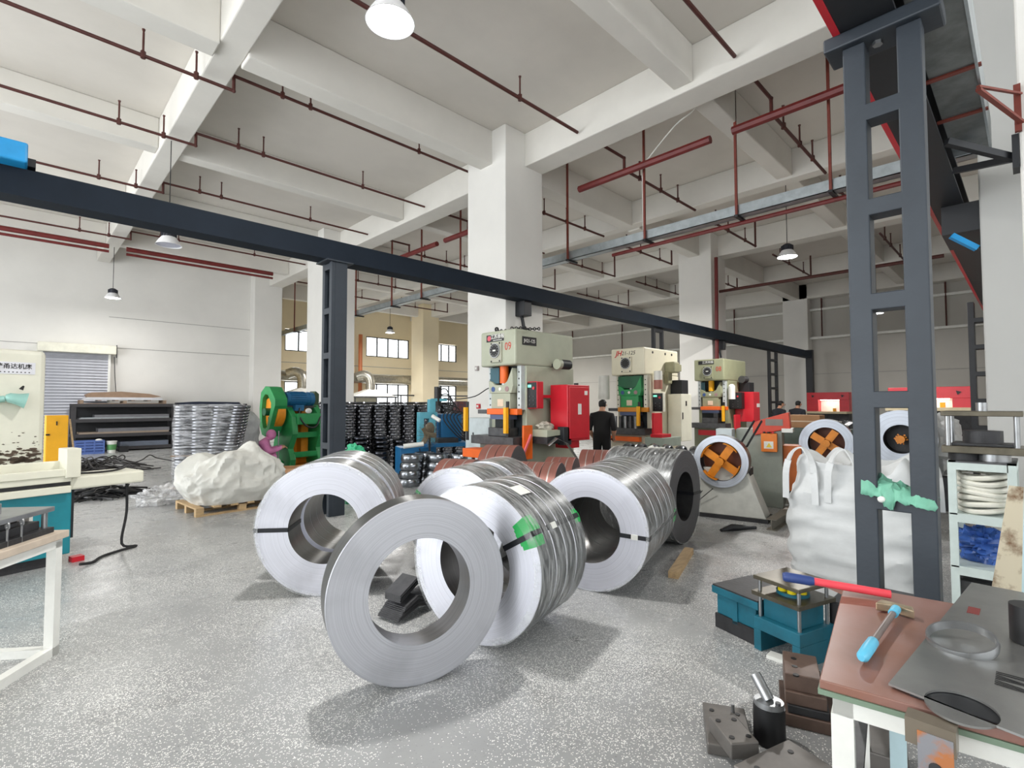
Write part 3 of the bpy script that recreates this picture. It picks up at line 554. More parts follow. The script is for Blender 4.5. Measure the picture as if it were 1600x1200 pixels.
# milling machine: teal base, cream saddle, table and column
mm = thing('milling_machine', 'cream and teal milling machine behind the white work table', 'machine', (0.43, 6.83, 0), math.radians(14))
B('base', TEAL, mm, -1.7, 0, 0, 0.85, 0.1, 0.74, 0.01); B('plinth', IRON, mm, -1.6, -0.06, 0.05, 0.8, 0, 0.1); B('base_edge', STEELBLK, mm, 0, 0.025, 0.02, 0.8, 0.25, 0.74)
B('knee_slot', IRON, mm, -1.65, -0.03, -0.04, 0.4, 0.78, 0.83); B('lower_way', CREAM, mm, -1.8, -0.03, -0.08, 0.5, 0.72, 0.79, 0.008); B('upper_way', CREAM, mm, -1.8, -0.03, -0.08, 0.5, 0.83, 0.89, 0.008)
B('work_table', CREAM, mm, -0.03, 0.62, -0.05, 0.38, 0.74, 0.87, 0.02)
B('coolant_rail', CREAM, mm, -1.8, 0.02, -0.1, -0.02, 0.89, 0.96, 0.006); B('guard_rail', CREAM, mm, -1.8, -0.08, 0.05, 0.12, 0.94, 1.03, 0.006); B('end_stop', CREAM, mm, -0.09, 0.03, -0.12, 0.1, 0.87, 1.16, 0.008)
colm = mat('cream_paint_oil_stained', (228, 226, 210), 0.45, 0, 0.03, 5)
B('column', colm, mm, -1.7, 0.04, 0.95, 1.8, 0.9, 2.2, 0.05)
# oil stains splashed low on the column face
stm = mat('oil_stain', (92, 76, 62), 0.6, 0, 0.2, 12); smb = MB(); rs = random.Random(3)
for k in range(340):
    x = -1.5 + rs.random() * 1.5; z = 0.96 + abs(rs.gauss(0, 0.13)); s_ = rs.uniform(0.006, 0.036) * (1 if z < 1.12 else 0.4)
    pts = [(x + s_ * rs.uniform(0.5, 1.3) * math.cos(a * PI / 4) * 1.4, z + s_ * rs.uniform(0.4, 1) * math.sin(a * PI / 4) * 0.7) for a in range(8)]
    smb.prism(pts, 'y', 0.9455, 0.95)
st = smb.build('oil_stain', stm, mm); st['kind'] = 'stuff'
B('sign_plate', mat('sign_white', (226, 226, 232), 0.4), mm, -1.3, -0.06, 0.942, 0.95, 1.93, 2.06); B('sign_box', BLACK, mm, -0.8, -0.415, 0.936, 0.942, 1.965, 2.035)
text('JOINT', 0.07, WHITE, mm, (-0.6, 0.935, 2.0), (PI / 2, 0, 0), ext=0.001, sx=1.3, bold=0.002); text('捷甬达机床', 0.062, BLACK, mm, (-0.235, 0.941, 2.01), (PI / 2, 0, 0), ext=0.001, bold=0.001, sx=0.95); fine = MB()
for k in range(9): fine.box(-0.38 + 0.033 * k, -0.368 + 0.033 * k, 0.9405, 0.942, 1.945, 1.955)
fp = fine.build('small_print', BLACK, mm); fp['kind'] = 'stuff'
lampt = mat('mint_lamp', (150, 196, 186), 0.35, 0.1)
wl = MB().lathe([(0.025, 0), (0.05, 0.03), (0.06, 0.1), (0.085, 0.17), (0.08, 0.17), (0.05, 0.1)], 20, (-0.32, 0.85, 1.68), (1, -0.2, -0.25)).cyl((-0.6, 0.92, 1.62), (-0.32, 0.85, 1.66), 0.035, n=10).cyl((-0.68, 0.95, 1.6), (-0.53, 0.9, 1.6), 0.06, n=12).build('work_lamp', lampt, mm, True); MB().cyl((-0.2, 0.83, 1.76), (-0.18, 0.83, 1.8), 0.02, 0.008, n=8).build('lamp_knob', BLACK, wl)
MB().tube([(0.55, 0.2, 0.74), (0.55, 0.18, 0.4), (0.5, 0.15, 0.06), (0.62, 0.1, 0.015), (0.45, 0.05, 0.012), (0.25, -0.05, 0.012), (0.12, -0.2, 0.012), (0.0, -0.25, 0.03)], 0.014, 8).build('hose', RUBBER, mm, True)
MB().tube([(-0.05, 0.1, 1.0), (0.05, 0.15, 0.89), (0.35, 0.05, 0.885), (0.58, 0.25, 0.9)], 0.012, 6).build('cable', CABLE, mm, True)
B('foot_pad', RED, mm, 0.02, 0.12, 0.0, 0.1, 0.0, 0.05)
# yellow cabinet
yc = thing('yellow_cabinet', 'narrow yellow tool cabinet in front of the roller shutter', 'cabinet', (0.6, 13.9, 0), 0.05)
B('body', YELLOW, yc, -0.17, 0.17, -0.15, 0.15, 0.35, 1.38, 0.01); B('stand', STEELBLK, yc, -0.15, 0.15, -0.13, 0.13, 0, 0.35); B('handle', BLACK, yc, -0.02, 0.0, -0.165, -0.15, 1.18, 1.26); B('latch', BLACK, yc, -0.17, -0.11, -0.165, -0.15, 0.98, 1.01); MB().bar((0.19, -0.12, 1.3), (0.3, -0.1, 0.4), 0.03).build('prop', WOOD, yc)
# sheet racks
RK = mat('charcoal_rack', (56, 54, 56), 0.6)
def rack(label, x0, x1, levels, gs):
    t = thing('sheet_rack', label, 'rack', (x0, 21.9, 0), 0, 'steel sheet racks along the left wall'); L = x1 - x0
    for x in (0, L - 0.12):
        for y in (0, 0.78): B('post', RK, t, x, x + 0.12, y, y + 0.1, 0, 1.62)
    for z in levels: B('shelf', RK, t, 0, L, 0, 0.88, z, z + 0.09); B('shelf_lip', RK, t, 0, L, -0.012, 0, z - 0.02, z + 0.09)
    B('back_panel', mat('rack_back', (40, 40, 42), 0.7), t, 0, L, 0.86, 0.88, 0, 1.62)
    return t
rack('left steel sheet rack with three shelves and a pallet on top', 1.3, 4.2, (0.06, 0.52, 1.02, 1.53), 1)
rack('right steel sheet rack with dark blue sheets on top, behind the wrapped rings', 4.3, 6.6, (0.06, 0.52, 1.02, 1.5), 1)
SHEETS = [(1.5, 4.0, 1.11, 0.03, STEEL), (1.55, 4.0, 1.14, 0.02, GALV), (1.9, 4.0, 1.16, 0.09, mat('grey_sheet', (120, 120, 124), 0.5, 0.4)), (1.5, 4.0, 0.61, 0.06, mat('tan_sheet', (150, 134, 118), 0.6)), (2.0, 4.02, 0.67, 0.12, MATS['grey_sheet']), (2.6, 4.0, 0.15, 0.16, mat('bluegrey_sheet', (120, 128, 142), 0.45, 0.4)), (4.5, 6.4, 0.61, 0.2, MATS['grey_sheet']), (4.5, 6.4, 1.11, 0.22, GALV), (4.5, 6.4, 0.15, 0.1, MATS['grey_sheet'])]
for k, (xa, xb, z, h, m) in enumerate(SHEETS):
    s_ = MB().box(xa, xb, 21.95 + 0.02 * (k % 3), 22.7, z, z + h).build('sheet_bundle', m)
    tag(s_, ['pale steel sheet on the upper shelf of the left rack', 'thin galvanised sheet on the upper shelf of the left rack', 'grey sheet bundle on the upper shelf of the left rack', 'tan sheet bundle on the middle shelf of the left rack', 'grey sheet bundle lying on tan sheets in the left rack', 'blue-grey sheet bundle on the lowest shelf of the left rack', 'grey bundle on the middle shelf of the right rack', 'galvanised bundle on the upper shelf of the right rack', 'grey bundle on the lowest shelf of the right rack'][k], 'metal sheet', 'sheets stored in the racks')
tag(MB().prism([(4.3, 1.59), (6.2, 1.59), (6.35, 1.62), (6.3, 1.68), (4.9, 1.7), (4.3, 1.66)], 'y', 21.85, 22.7).build('sheet_bundle', mat('navy_sheet', (34, 42, 62), 0.45, 0.3)), 'dark navy sheets on top of the right rack', 'metal sheet')
# pallet and cardboard on the left rack
def pallet(label, loc, rz, L, W, m=WOOD, n=6):
    t = thing('pallet', label, 'pallet', loc, rz, 'wooden pallets')
    for y in (0, W / 2 - 0.045, W - 0.09):
        for x in (0, L / 2 - 0.05, L - 0.1): B('block', m, t, x, x + 0.1, y, y + 0.09, 0.02, 0.10)
        B('bottom_board', m, t, 0, L, y, y + 0.09, 0, 0.02)
    for k in range(n): x = (L - 0.1) * k / (n - 1); B('deck_board', m, t, x, x + 0.1, 0, W, 0.10, 0.125)
    return t
pallet('worn pallet on top of the left sheet rack', (1.5, 21.95, 1.62), 0, 2.4, 0.8, mat('grey_wood', (150, 128, 108), 0.8, 0, 0.15, 4))
cbm = mat('old_cardboard', (150, 124, 102), 0.8, 0, 0.1, 3)
tag(MB().prism([(1.55, 1.75), (3.75, 1.75), (3.8, 1.80), (3.5, 1.84), (1.7, 1.84)], 'y', 21.95, 22.7).build('plastic_sheet_stack', mat('white_film_stack', (206, 206, 210), 0.5)), 'pale wrapped sheets on the pallet atop the left rack', 'sheet stack')
tag(MB().prism([(1.7, 1.84), (3.5, 1.84), (3.75, 1.88), (3.4, 1.97), (2.6, 2.04), (1.8, 2.0), (1.65, 1.93)], 'y', 21.98, 22.65).build('cardboard_sheets', cbm), 'crumpled brown cardboard layers topping the left rack', 'cardboard')
# crate and bucket
cr = thing('plastic_crate', 'blue plastic crate on the floor in front of the left rack', 'crate', (1.35, 21.2, 0)); CB = mat('blue_crate', (86, 112, 176), 0.5)
for z in (0.02, 0.11, 0.2, 0.29, 0.38):
    B('slat', CB, cr, 0, 0.76, 0, 0.02, z, z + 0.05); B('slat', CB, cr, 0, 0.02, 0, 0.5, z, z + 0.05); B('slat', CB, cr, 0.74, 0.76, 0, 0.5, z, z + 0.05); B('slat', CB, cr, 0, 0.76, 0.48, 0.5, z, z + 0.05)
for x in (0, 0.24, 0.48, 0.72): B('upright', CB, cr, x, x + 0.04, -0.005, 0.02, 0.02, 0.43)
B('bottom', CB, cr, 0, 0.76, 0, 0.5, 0, 0.02)
tag(MB().sphere((1.98, 21.45, 0.42), 0.08, (1.2, 1, 0.7)).build('white_bag', WHITE, None, True), 'small white bag poking out of the blue crate', 'bag')
bk = thing('bucket', 'white bucket with a green label beside the blue crate', 'bucket', (2.3, 21.35, 0)); MB().lathe([(0.0, 0), (0.11, 0), (0.14, 0.36), (0.15, 0.36), (0.15, 0.39), (0.0, 0.39)], 20).build('pail', WHITE, bk, True); MB().lathe([(0.122, 0.1), (0.138, 0.28)], 20, a0=PI, a1=2 * PI).build('label_wrap', mat('label_green', (90, 150, 90), 0.5), bk, True)
tag(MB().box(2.5, 2.75, 21.3, 21.5, 0, 0.2).build('dark_box', BLACK), 'small black box right of the white bucket', 'box')
# cable heaps on the floor
def heap(label, x, y, rx, ry, h, n, m, r=0.012, seed=1, cat='cable'):
    rs = random.Random(seed); mb = MB()
    for k in range(n):
        a = rs.random() * 6.28; pts = []; cx = x + rs.gauss(0, rx * 0.4); cy = y + rs.gauss(0, ry * 0.4); z0 = rs.random() * h * 0.7 + r
        for i in range(7):
            s_ = (i - 3) / 3 * rx * 0.8; b = a + 0.5 * math.sin(i + k); pts.append((cx + s_ * math.cos(b), cy + s_ * math.sin(b) * ry / rx, max(r, z0 * (1 - abs(i - 3) / 3.5) + rs.random() * 0.02)))
        mb.tube(pts, r, 5)
    o = mb.build('scrap_heap', m, None, True); o['kind'] = 'stuff'; return tag(o, label, cat)
heap('heap of thin dark scrap strips behind the cream machine table', 1.35, 15.5, 0.9, 0.8, 0.5, 60, mat('scrap_dark', (70, 68, 68), 0.5, 0.5), 0.014, 4, 'scrap')
heap('low black scrap heap under the cream machine table', 1.1, 11.3, 0.6, 0.5, 0.2, 50, BLACK, 0.016, 5, 'scrap')
# film scrap
def blob(name, label, cat, c, r, m, amp, f, seed, nu=40, nv=24, flat=None, parent=None, sub=0):
    mb = MB().sphere((0, 0, 0), 1.0, (1, 1, 1), nu, nv); from mathutils import noise
    out = []
    for p in mb.v:
        v = Vector(p); n = noise.noise(v * f + Vector((seed, 0, 0))) + 0.6 * noise.noise(v * f * 2.7 + Vector((seed, 5, 0))); rd = abs(noise.noise(v * f * 1.6 + Vector((0, seed, 3)))) * 1.2
        q = v * (1 + amp * (n - rd)); q = Vector((q.x * r[0], q.y * r[1], q.z * r[2])) + Vector(c)
        if flat is not None and q.z < flat: q.z = flat
        out.append(tuple(q))
    mb.v = out; o = mb.build(name, m, parent, True)
    return tag(o, label, cat) if label else o
blob('plastic_film_heap', 'crumpled clear film scrap on the floor left of the white sack', 'plastic film', (1.75, 9.9, 0.1), (0.42, 0.3, 0.18), clear('scrap_film', (235, 235, 236), 0.45, 0.2, 0.6, 5), 0.4, 2.2, 4, flat=0.003)
# wrapped bundle of rings
RING = mat('dark_polished_ring', (150, 152, 158), 0.25, 0.95, 0.2, 6); RINGB = mat('black_ring', (118, 120, 126), 0.25, 0.95, 0.2, 8)
def ring_mesh(R, h, m, n=20): return MB().lathe([(R * 0.8, 0), (R * 0.9, 0), (R * 0.975, h * 0.2), (R, h * 0.5), (R * 0.975, h * 0.8), (R * 0.9, h), (R * 0.8, h)], n, close=True).mesh('ring', m, True)
wb = thing('wrapped_ring_bundle', 'tall film-wrapped bundle of steel rings beside the right sheet rack', 'ring bundle', (2.78, 11.5, 0), math.radians(-28))
rm = ring_mesh(0.14, 0.055, RING); rs = random.Random(5)
B('tier_board', mat('tier_card', (150, 126, 104), 0.8), wb, -0.58, 0.58, -0.31, 0.31, 0.6, 0.615)
for ix in range(4):
    for iy in range(2):
        lean = 0.0 if ix < 2 else 0.0035 * ix
        for k in range(10): inst(rm, 'ring', wb, (-0.42 + ix * 0.28 + rs.gauss(0, 0.004), -0.16 + iy * 0.32, 0.02 + k * 0.057))
        for k in range(16): inst(rm, 'ring', wb, (-0.43 + ix * 0.28 + lean * k + rs.gauss(0, 0.004), -0.16 + iy * 0.32, 0.62 + k * 0.06))
B('base_board', WOOD, wb, -0.6, 0.6, -0.34, 0.34, 0, 0.018)
mb = MB(); nx = 14
def shell(hx, hy, z0, z1, c, nz=14, na=64, amp=0.025, seed=2, cap=True):
    from mathutils import noise
    mb = MB(); rows = []
    for j in range(nz + 1):
        z = z0 + (z1 - z0) * j / nz
        for i in range(na):
            a = 2 * PI * i / na; ca = math.cos(a); sa = math.sin(a); e = 0.45
            x = hx * math.copysign(abs(ca) ** e, ca); y = hy * math.copysign(abs(sa) ** e, sa)
            d = amp * noise.noise(Vector((x * 3 + seed, y * 3, z * 5))); mb.v.append((x * (1 + d) + c[0], y * (1 + d) + c[1], z + 0.4 * d))
    for j in range(nz):
        for i in range(na): mb.f.append((j * na + i, j * na + (i + 1) % na, (j + 1) * na + (i + 1) % na, (j + 1) * na + i))
    if cap: mb.f.append(tuple(nz * na + i for i in range(na)))
    return mb
shell(0.6, 0.34, 0.02, 1.6, (0, 0), 20, 72, 0.06).build('film_wrap', clear('bundle_film', (240, 242, 246), 0.2, 0.12, 0.8, 4, (1, 1, 7)), wb, True)
# sacks
SACK = mat('white_woven_sack', (214, 213, 206), 0.75, 0, 0.06, 5, 0.25, 14)
pallet('pale wooden pallet under the slumped white sack', (1.86, 8.3, 0), math.radians(4), 1.25, 0.95)
def sack(name, label, c, hx, hy, h, m, seed, rz=0.0, slump=0.35, amp=0.09, e=0.55, top=0.35, fold=5.0):
    """filled woven sack: squarish bulging sides, slumped crumpled top"""
    from mathutils import noise
    mb = MB(); nz = 56; na = 150
    for j in range(nz + 1):
        s_ = j / nz
        for i in range(na):
            a = 2 * PI * i / na; ca, sa = math.cos(a), math.sin(a)
            if s_ < 0.72: z = h * s_ / 0.72 * 0.82; k = 1 - 0.10 * (1 - s_ / 0.72) ** 3 + 0.08 * math.sin(PI * s_ / 0.72)
            else: u = (s_ - 0.72) / 0.28; z = h * (0.82 + 0.18 * math.sin(u * PI / 2)); k = (1 - u) ** 0.6 * (1 - top) + top * (1 - u)
            x = hx * k * math.copysign(abs(ca) ** e, ca); y = hy * k * math.copysign(abs(sa) ** e, sa); v = Vector((x, y, z))
            rg = lambda q, ph: 1 - 2.6 * abs(noise.noise(Vector((v.x * q, v.y * q, v.z * q * 0.8)) + Vector((ph, seed, ph * 0.3))))
            n = noise.noise(v * fold * 0.35 + Vector((seed, 0, 0))); f = 0.3 + 0.7 * s_
            d = amp * f * (0.8 * n + 0.55 * rg(fold * 0.55, 1.0) + 0.32 * rg(fold * 1.2, 7.0) + 0.16 * rg(fold * 2.4, 3.0))
            z2 = z * (1 + slump * f * noise.noise(Vector((v.x * 2 + seed, v.y * 2, 0)))) + d * 0.6 * s_
            mb.v.append((x * (1 + d / max(0.2, hx)), y * (1 + d / max(0.2, hy)), max(0.0, z2)))
    for j in range(nz):
        for i in range(na): mb.f.append((j * na + i, j * na + (i + 1) % na, (j + 1) * na + (i + 1) % na, (j + 1) * na + i))
    mb.f.append(tuple(nz * na + i for i in range(na))); mb.f.append(tuple(range(na))[::-1])
    o = mb.build(name, m, None, True); o.location = c; o.rotation_euler = (0, 0, rz)
    return tag(o, label, 'sack') if label else o
sack('woven_sack', 'slumped white woven sack lying on a wooden pallet', (2.5, 8.8, 0.125), 0.62, 0.46, 0.66, SACK, 3, 0.08, 0.5, 0.17, 0.7, 0.5, 4.6)
sack('woven_sack', 'upright grey woven sack between the wrapped rings and the green press', (3.58, 12.3, 0), 0.3, 0.32, 1.4, mat('grey_woven_sack', (176, 178, 178), 0.7, 0, 0.08, 5, 0.25, 14), 9, 0.3, 0.12, 0.06, 0.6, 0.4)
# green inclinable press seen from behind
gp = thing('punch_press', 'green inclinable punch press with orange flywheel and blue motor', 'press', (4.95, 12.55, 0), math.radians(8))
prof = [(-0.35, 0.0), (0.3, 0.0), (0.42, 0.12), (0.4, 0.5), (0.3, 0.95), (0.3, 1.55), (-0.1, 1.62), (-0.45, 1.3), (-0.5, 0.9), (-0.3, 0.55), (-0.42, 0.3)]
for x in (-0.42, 0.28):
    MB().prism(prof, 'x', x, x + 0.14).build('side_frame', GREEN, gp, bevel=0.01)
for z in (0.34, 0.8): B('crossbar', GREEN, gp, -0.3, 0.3, -0.36, -0.26, z, z + 0.13, 0.008)
B('crossbar', GREEN, gp, -0.3, 0.3, -0.5, -0.3, 1.12, 1.38, 0.01)
B('inner_face', mat('press_orange', (236, 150, 34), 0.5, 0, 0.1, 4), gp, -0.28, 0.28, 0.1, 0.14, 0.12, 1.5); B('inner_column', MATS['press_orange'], gp, 0.02, 0.2, -0.1, 0.1, 0.3, 1.5); B('floor_tray', MATS['press_orange'], gp, -0.28, 0.28, -0.3, 0.1, 0.12, 0.16); B('foot', IRON, gp, -0.45, 0.45, -0.3, 0.35, 0, 0.06)
# teardrop belt guard with slot showing the flywheel
def arc(cy, cz, r, a0, a1, n): return [(cy + r * math.cos(a0 + (a1 - a0) * i / n), cz + r * math.sin(a0 + (a1 - a0) * i / n)) for i in range(n + 1)]
outer = [(-0.36, 1.56), (-0.36, 1.72), (-0.1, 2.0), (0.1, 2.02), (0.3, 1.88), (0.36, 1.5), (0.32, 1.05), (0.22, 0.88), (0.06, 0.84), (-0.06, 0.9)]
guard = MB(); n_ = len(outer); inn = [(y * 0.6 + 0.04, (z - 1.42) * 0.68 + 1.42) for y, z in outer]
for xa, xb, ya in ((-0.78, -0.48, None),):
    vs = [(xa, y, z) for y, z in outer] + [(xb, y, z) for y, z in outer] + [(xa, y, z) for y, z in inn] + [(xb, y, z) for y, z in inn]; fs = []
    for i in range(n_):
        j = (i + 1) % n_; fs += [(i, j, n_ + j, n_ + i), (i, 2 * n_ + i, 2 * n_ + j, j), (2 * n_ + i, 3 * n_ + i, 3 * n_ + j, 2 * n_ + j), (n_ + i, n_ + j, 3 * n_ + j, 3 * n_ + i)]
    guard.add(vs, fs)
guard.build('belt_guard', GREEN, gp, bevel=0.01)
MB().cyl((-0.68, 0.02, 1.4), (-0.5, 0.02, 1.4), 0.36, n=32).build('flywheel', MATS['press_orange'], gp, True); MB().cyl((-0.84, 0.02, 1.42), (-0.66, 0.02, 1.42), 0.09, n=16).build('flywheel_hub', DGREEN, gp, True); MB().box(-0.69, -0.66, -0.1, 0.12, 1.1, 1.3).build('flywheel_window', IRON, gp)
mo = MB().cyl((-0.42, -0.1, 1.72), (0.16, -0.1, 1.72), 0.17, n=24)
for k in range(20): mo.cb((-0.14, -0.1 + 0.17 * math.cos(k * PI / 10), 1.72 + 0.17 * math.sin(k * PI / 10)), (0.4, 0.03, 0.012), 0, 0, k * PI / 10)
motor = mo.build('motor', mat('motor_blue', (32, 104, 150), 0.45), gp, True); MB().cyl((0.16, -0.1, 1.72), (0.28, -0.1, 1.72), 0.18, 0.17, n=24).build('fan_cowl', MATS['motor_blue'], motor, True); MB().box(-0.26, -0.04, -0.32, -0.16, 1.44, 1.58).build('terminal_box', MATS['motor_blue'], motor)
B('motor_bracket', STEELD, gp, -0.4, 0.35, -0.2, 0.2, 1.5, 1.56); MB().prism([(0.3, 1.4), (0.45, 1.5), (0.45, 1.85), (0.36, 1.92), (0.3, 1.8)], 'y', -0.15, 0.1).build('brake_cover', mat('brake_green', (70, 92, 66), 0.5), gp)
MB().tube([(-0.18, -0.36, 1.5), (-0.24, -0.48, 1.3), (-0.1, -0.55, 1.08), (0.12, -0.55, 1.06), (0.26, -0.5, 1.25), (0.36, -0.42, 1.5)], 0.02, 8).build('cable', CABLE, gp, True)
MB().sphere((-0.06, -0.55, 1.44), 0.07, (1.2, 0.5, 0.9), 10, 8).build('rag', WHITE, gp, True)
MB().cyl((-0.62, -0.25, 0.3), (-0.62, -0.25, 0.98), 0.016, n=8).build('lever', STEEL, gp); MB().cyl((-0.62, -0.2, 0.0), (-0.62, -0.2, 0.24), 0.15, n=20).sphere((-0.62, -0.2, 0.24), 0.15, (1, 1, 0.5)).build('counterweight', GREEN, gp, True)
# open cardboard box in front of the press
cbx = thing('cardboard_box', 'open brown cardboard box in front of the green press', 'box', (4.05, 10.2, 0), math.radians(-25))
for a in ((-0.33, 0.33, -0.25, -0.235), (-0.33, 0.33, 0.235, 0.25), (-0.33, -0.315, -0.25, 0.25), (0.315, 0.33, -0.25, 0.25)): B('side', CARD, cbx, *a, 0, 0.36)
B('bottom', CARD, cbx, -0.33, 0.33, -0.25, 0.25, 0, 0.015); MB().bar((-0.33, -0.25, 0.36), (0.33, -0.25, 0.36), 0.01).build('edge', CARD, cbx); MB().add([(-0.33, -0.25, 0.36), (0.33, -0.25, 0.36), (0.31, -0.42, 0.3), (-0.31, -0.42, 0.3)], [(0, 1, 2, 3)]).build('flap', CARD, cbx)
gt = blob('green_tarpaulin', 'bright green tarpaulin bundle right of the dark crane post', 'tarpaulin', (3.95, 7.75, 0.8), (0.16, 0.2, 0.14), mat('emerald_sheet', (64, 190, 140), 0.45, 0, 0.1, 6), 0.5, 1.4, 8); MB().cyl((3.9, 7.8, 0), (3.92, 7.78, 0.72), 0.12, 0.08, n=12).build('stand', DGREEN, gt)
ORD = ['first', 'second', 'third', 'fourth', 'fifth', 'sixth', 'seventh', 'eighth', 'ninth', 'tenth', 'eleventh', 'twelfth', 'thirteenth', 'fourteenth', 'fifteenth', 'sixteenth', 'seventeenth', 'eighteenth', 'nineteenth', 'twentieth', 'twenty-first', 'twenty-second', 'twenty-third']
# ------------------------------------------------------------------ ring stacks, blue hydraulic unit
def lobed(R, h, m, n=60, lobes=12):
    prof = [(0.8, 0), (0.9, 0), (0.97, 0.25), (1.0, 0.5), (0.97, 0.75), (0.9, 1), (0.8, 1)]; k = len(prof); mb = MB()
    for i in range(n):
        a = 2 * PI * i / n; w_ = 0.5 + 0.5 * math.cos(lobes * a)
        for q, (r_, z_) in enumerate(prof): rr = R * (r_ if r_ <= 0.8 else r_ - 0.10 * (1 - w_) * (1 if 0.2 < z_ < 0.8 else 0.3)); mb.v.append((rr * math.cos(a), rr * math.sin(a), z_ * h))
    for i in range(n):
        for q in range(k): mb.f.append((i * k + q, ((i + 1) % n) * k + q, ((i + 1) % n) * k + (q + 1) % k, i * k + (q + 1) % k))
    return mb.mesh('ring', m, True)
rg = lobed(0.218, 0.07, RINGB); rs = random.Random(11); n300 = 0
for sx in range(13):
    for k in range(22):
        o = inst(rg, 'black_ring', None, (5.75 + sx * 0.44 + rs.gauss(0, 0.008), 12.5 - sx * 0.02 + rs.gauss(0, 0.008), k * 0.0725), (0, 0, (k % 2) * PI / 12 + 0.1)); tag(o, 'glossy black ring, %s from the floor in the %s tall stack from the left' % (ORD[k], ORD[sx]), 'ring', 'black rings in tall stacks'); n300 += 1
mb = MB()
for row in range(1, 4):
    for sx in range(13):
        for k in range(22 if row < 3 else 23):
            x = 5.75 + sx * 0.44 + 0.1 * (row % 2); y = 12.5 + row * 0.44 - sx * 0.02; z = k * 0.0725; R = 0.215
            mb.lathe([(R * 0.8, z), (R * 0.95, z), (R, z + 0.03), (R * 0.93, z + 0.066), (R * 0.8, z + 0.066)], 10, (x, y, 0))
o = mb.build('black_ring_rows', RINGB, None, True); o['kind'] = 'stuff'; tag(o, 'further rows of stacked black rings behind the front row', 'ring')
rg2 = ring_mesh(0.21, 0.1, mat('black_chrome_ring', (70, 72, 78), 0.2, 0.95, 0.2, 6), 20)
for i, (x, y, n) in enumerate(((5.2, 10.9, 6), (5.66, 10.75, 6), (6.1, 10.6, 5), (5.45, 11.3, 8), (5.9, 11.2, 8), (6.36, 11.05, 8), (6.82, 10.9, 7))):
    for k in range(n): tag(inst(rg2, 'chrome_ring', None, (x + rs.gauss(0, 0.01), y + rs.gauss(0, 0.01), k * 0.105)), 'dark chrome ring, %s from the floor in the %s low dark stack' % (ORD[k], ORD[i]), 'ring', 'dark chrome rings in low stacks')
rg3 = ring_mesh(0.23, 0.15, mat('bright_steel_ring', (150, 154, 160), 0.22, 0.95, 0.15, 5), 24)
for i, (x, y, n) in enumerate(((5.55, 8.55, 4), (5.95, 8.25, 4), (6.3, 7.95, 4), (5.95, 8.72, 4))):
    for k in range(n): tag(inst(rg3, 'steel_ring', None, (x + 0.02 * k, y, k * 0.155)), 'bright steel ring, %s from the floor in the %s short stack before the blue cabinet' % (ORD[k], ORD[i]), 'ring', 'bright steel rings in short stacks')
hu = thing('hydraulic_press_unit', 'blue hydraulic unit with tank, table and upright black cylinder', 'machine', (6.25, 9.25, 0), math.radians(-20))
LB = mat('light_blue_paint', (96, 172, 190), 0.45); B('cabinet', BLUE, hu, -0.45, 0.32, -0.15, 0.4, 0.12, 0.68, 0.01); B('plinth', IRON, hu, -0.4, 0.3, -0.1, 0.35, 0, 0.12); MB().tube([(-0.05, -0.16, 0.66), (-0.02, -0.17, 0.45), (-0.06, -0.17, 0.2)], 0.012, 6).build('cable', CABLE, hu)
B('table_top', BLUE, hu, 0.1, 1.35, -0.3, 0.4, 0.68, 0.76, 0.008)
for x in (0.95, 1.25): B('leg', BLUE, hu, x, x + 0.09, -0.28, -0.2, 0, 0.68)
B('tank', BLUE, hu, 0.5, 0.98, 0.1, 0.5, 0.76, 1.38, 0.02); B('frame_upright', LB, hu, 0.22, 0.36, 0.05, 0.25, 0.76, 1.7, 0.01); B('frame_head', LB, hu, 0.0, 0.4, 0.05, 0.3, 1.28, 1.42, 0.01); B('frame_foot', LB, hu, 0.0, 0.1, 0.05, 0.3, 0.76, 1.3); B('ram_bracket', LB, hu, 0.28, 0.62, 0.05, 0.2, 1.66, 1.72)
MB().cyl((0.42, 0.12, 1.55), (0.42, 0.12, 1.98), 0.075, n=16).build('cylinder', BLACK, hu, True)
for k in range(5): MB().tube([(0.42 + 0.02 * k, 0.1, 1.9 - 0.1 * k), (0.6 + 0.05 * k, 0.05, 1.92 - 0.12 * k), (0.68 + 0.07 * k, 0.0, 1.6 - 0.05 * k), (0.5 + 0.08 * k, -0.05, 1.3), (0.75 + 0.07 * k, -0.1, 0.95), (1.0 + 0.05 * k, -0.1, 0.78)], 0.013, 6).build('hose', RUBBER, hu, True)
B('valve_block', mat('valve_mixed', (130, 70, 60), 0.5, 0.2, 0.2, 20, rgb2=(50, 70, 90)), hu, 0.9, 1.25, 0.2, 0.5, 1.4, 1.66); B('die', IRON, hu, 0.35, 0.8, -0.2, 0.1, 0.76, 0.86)
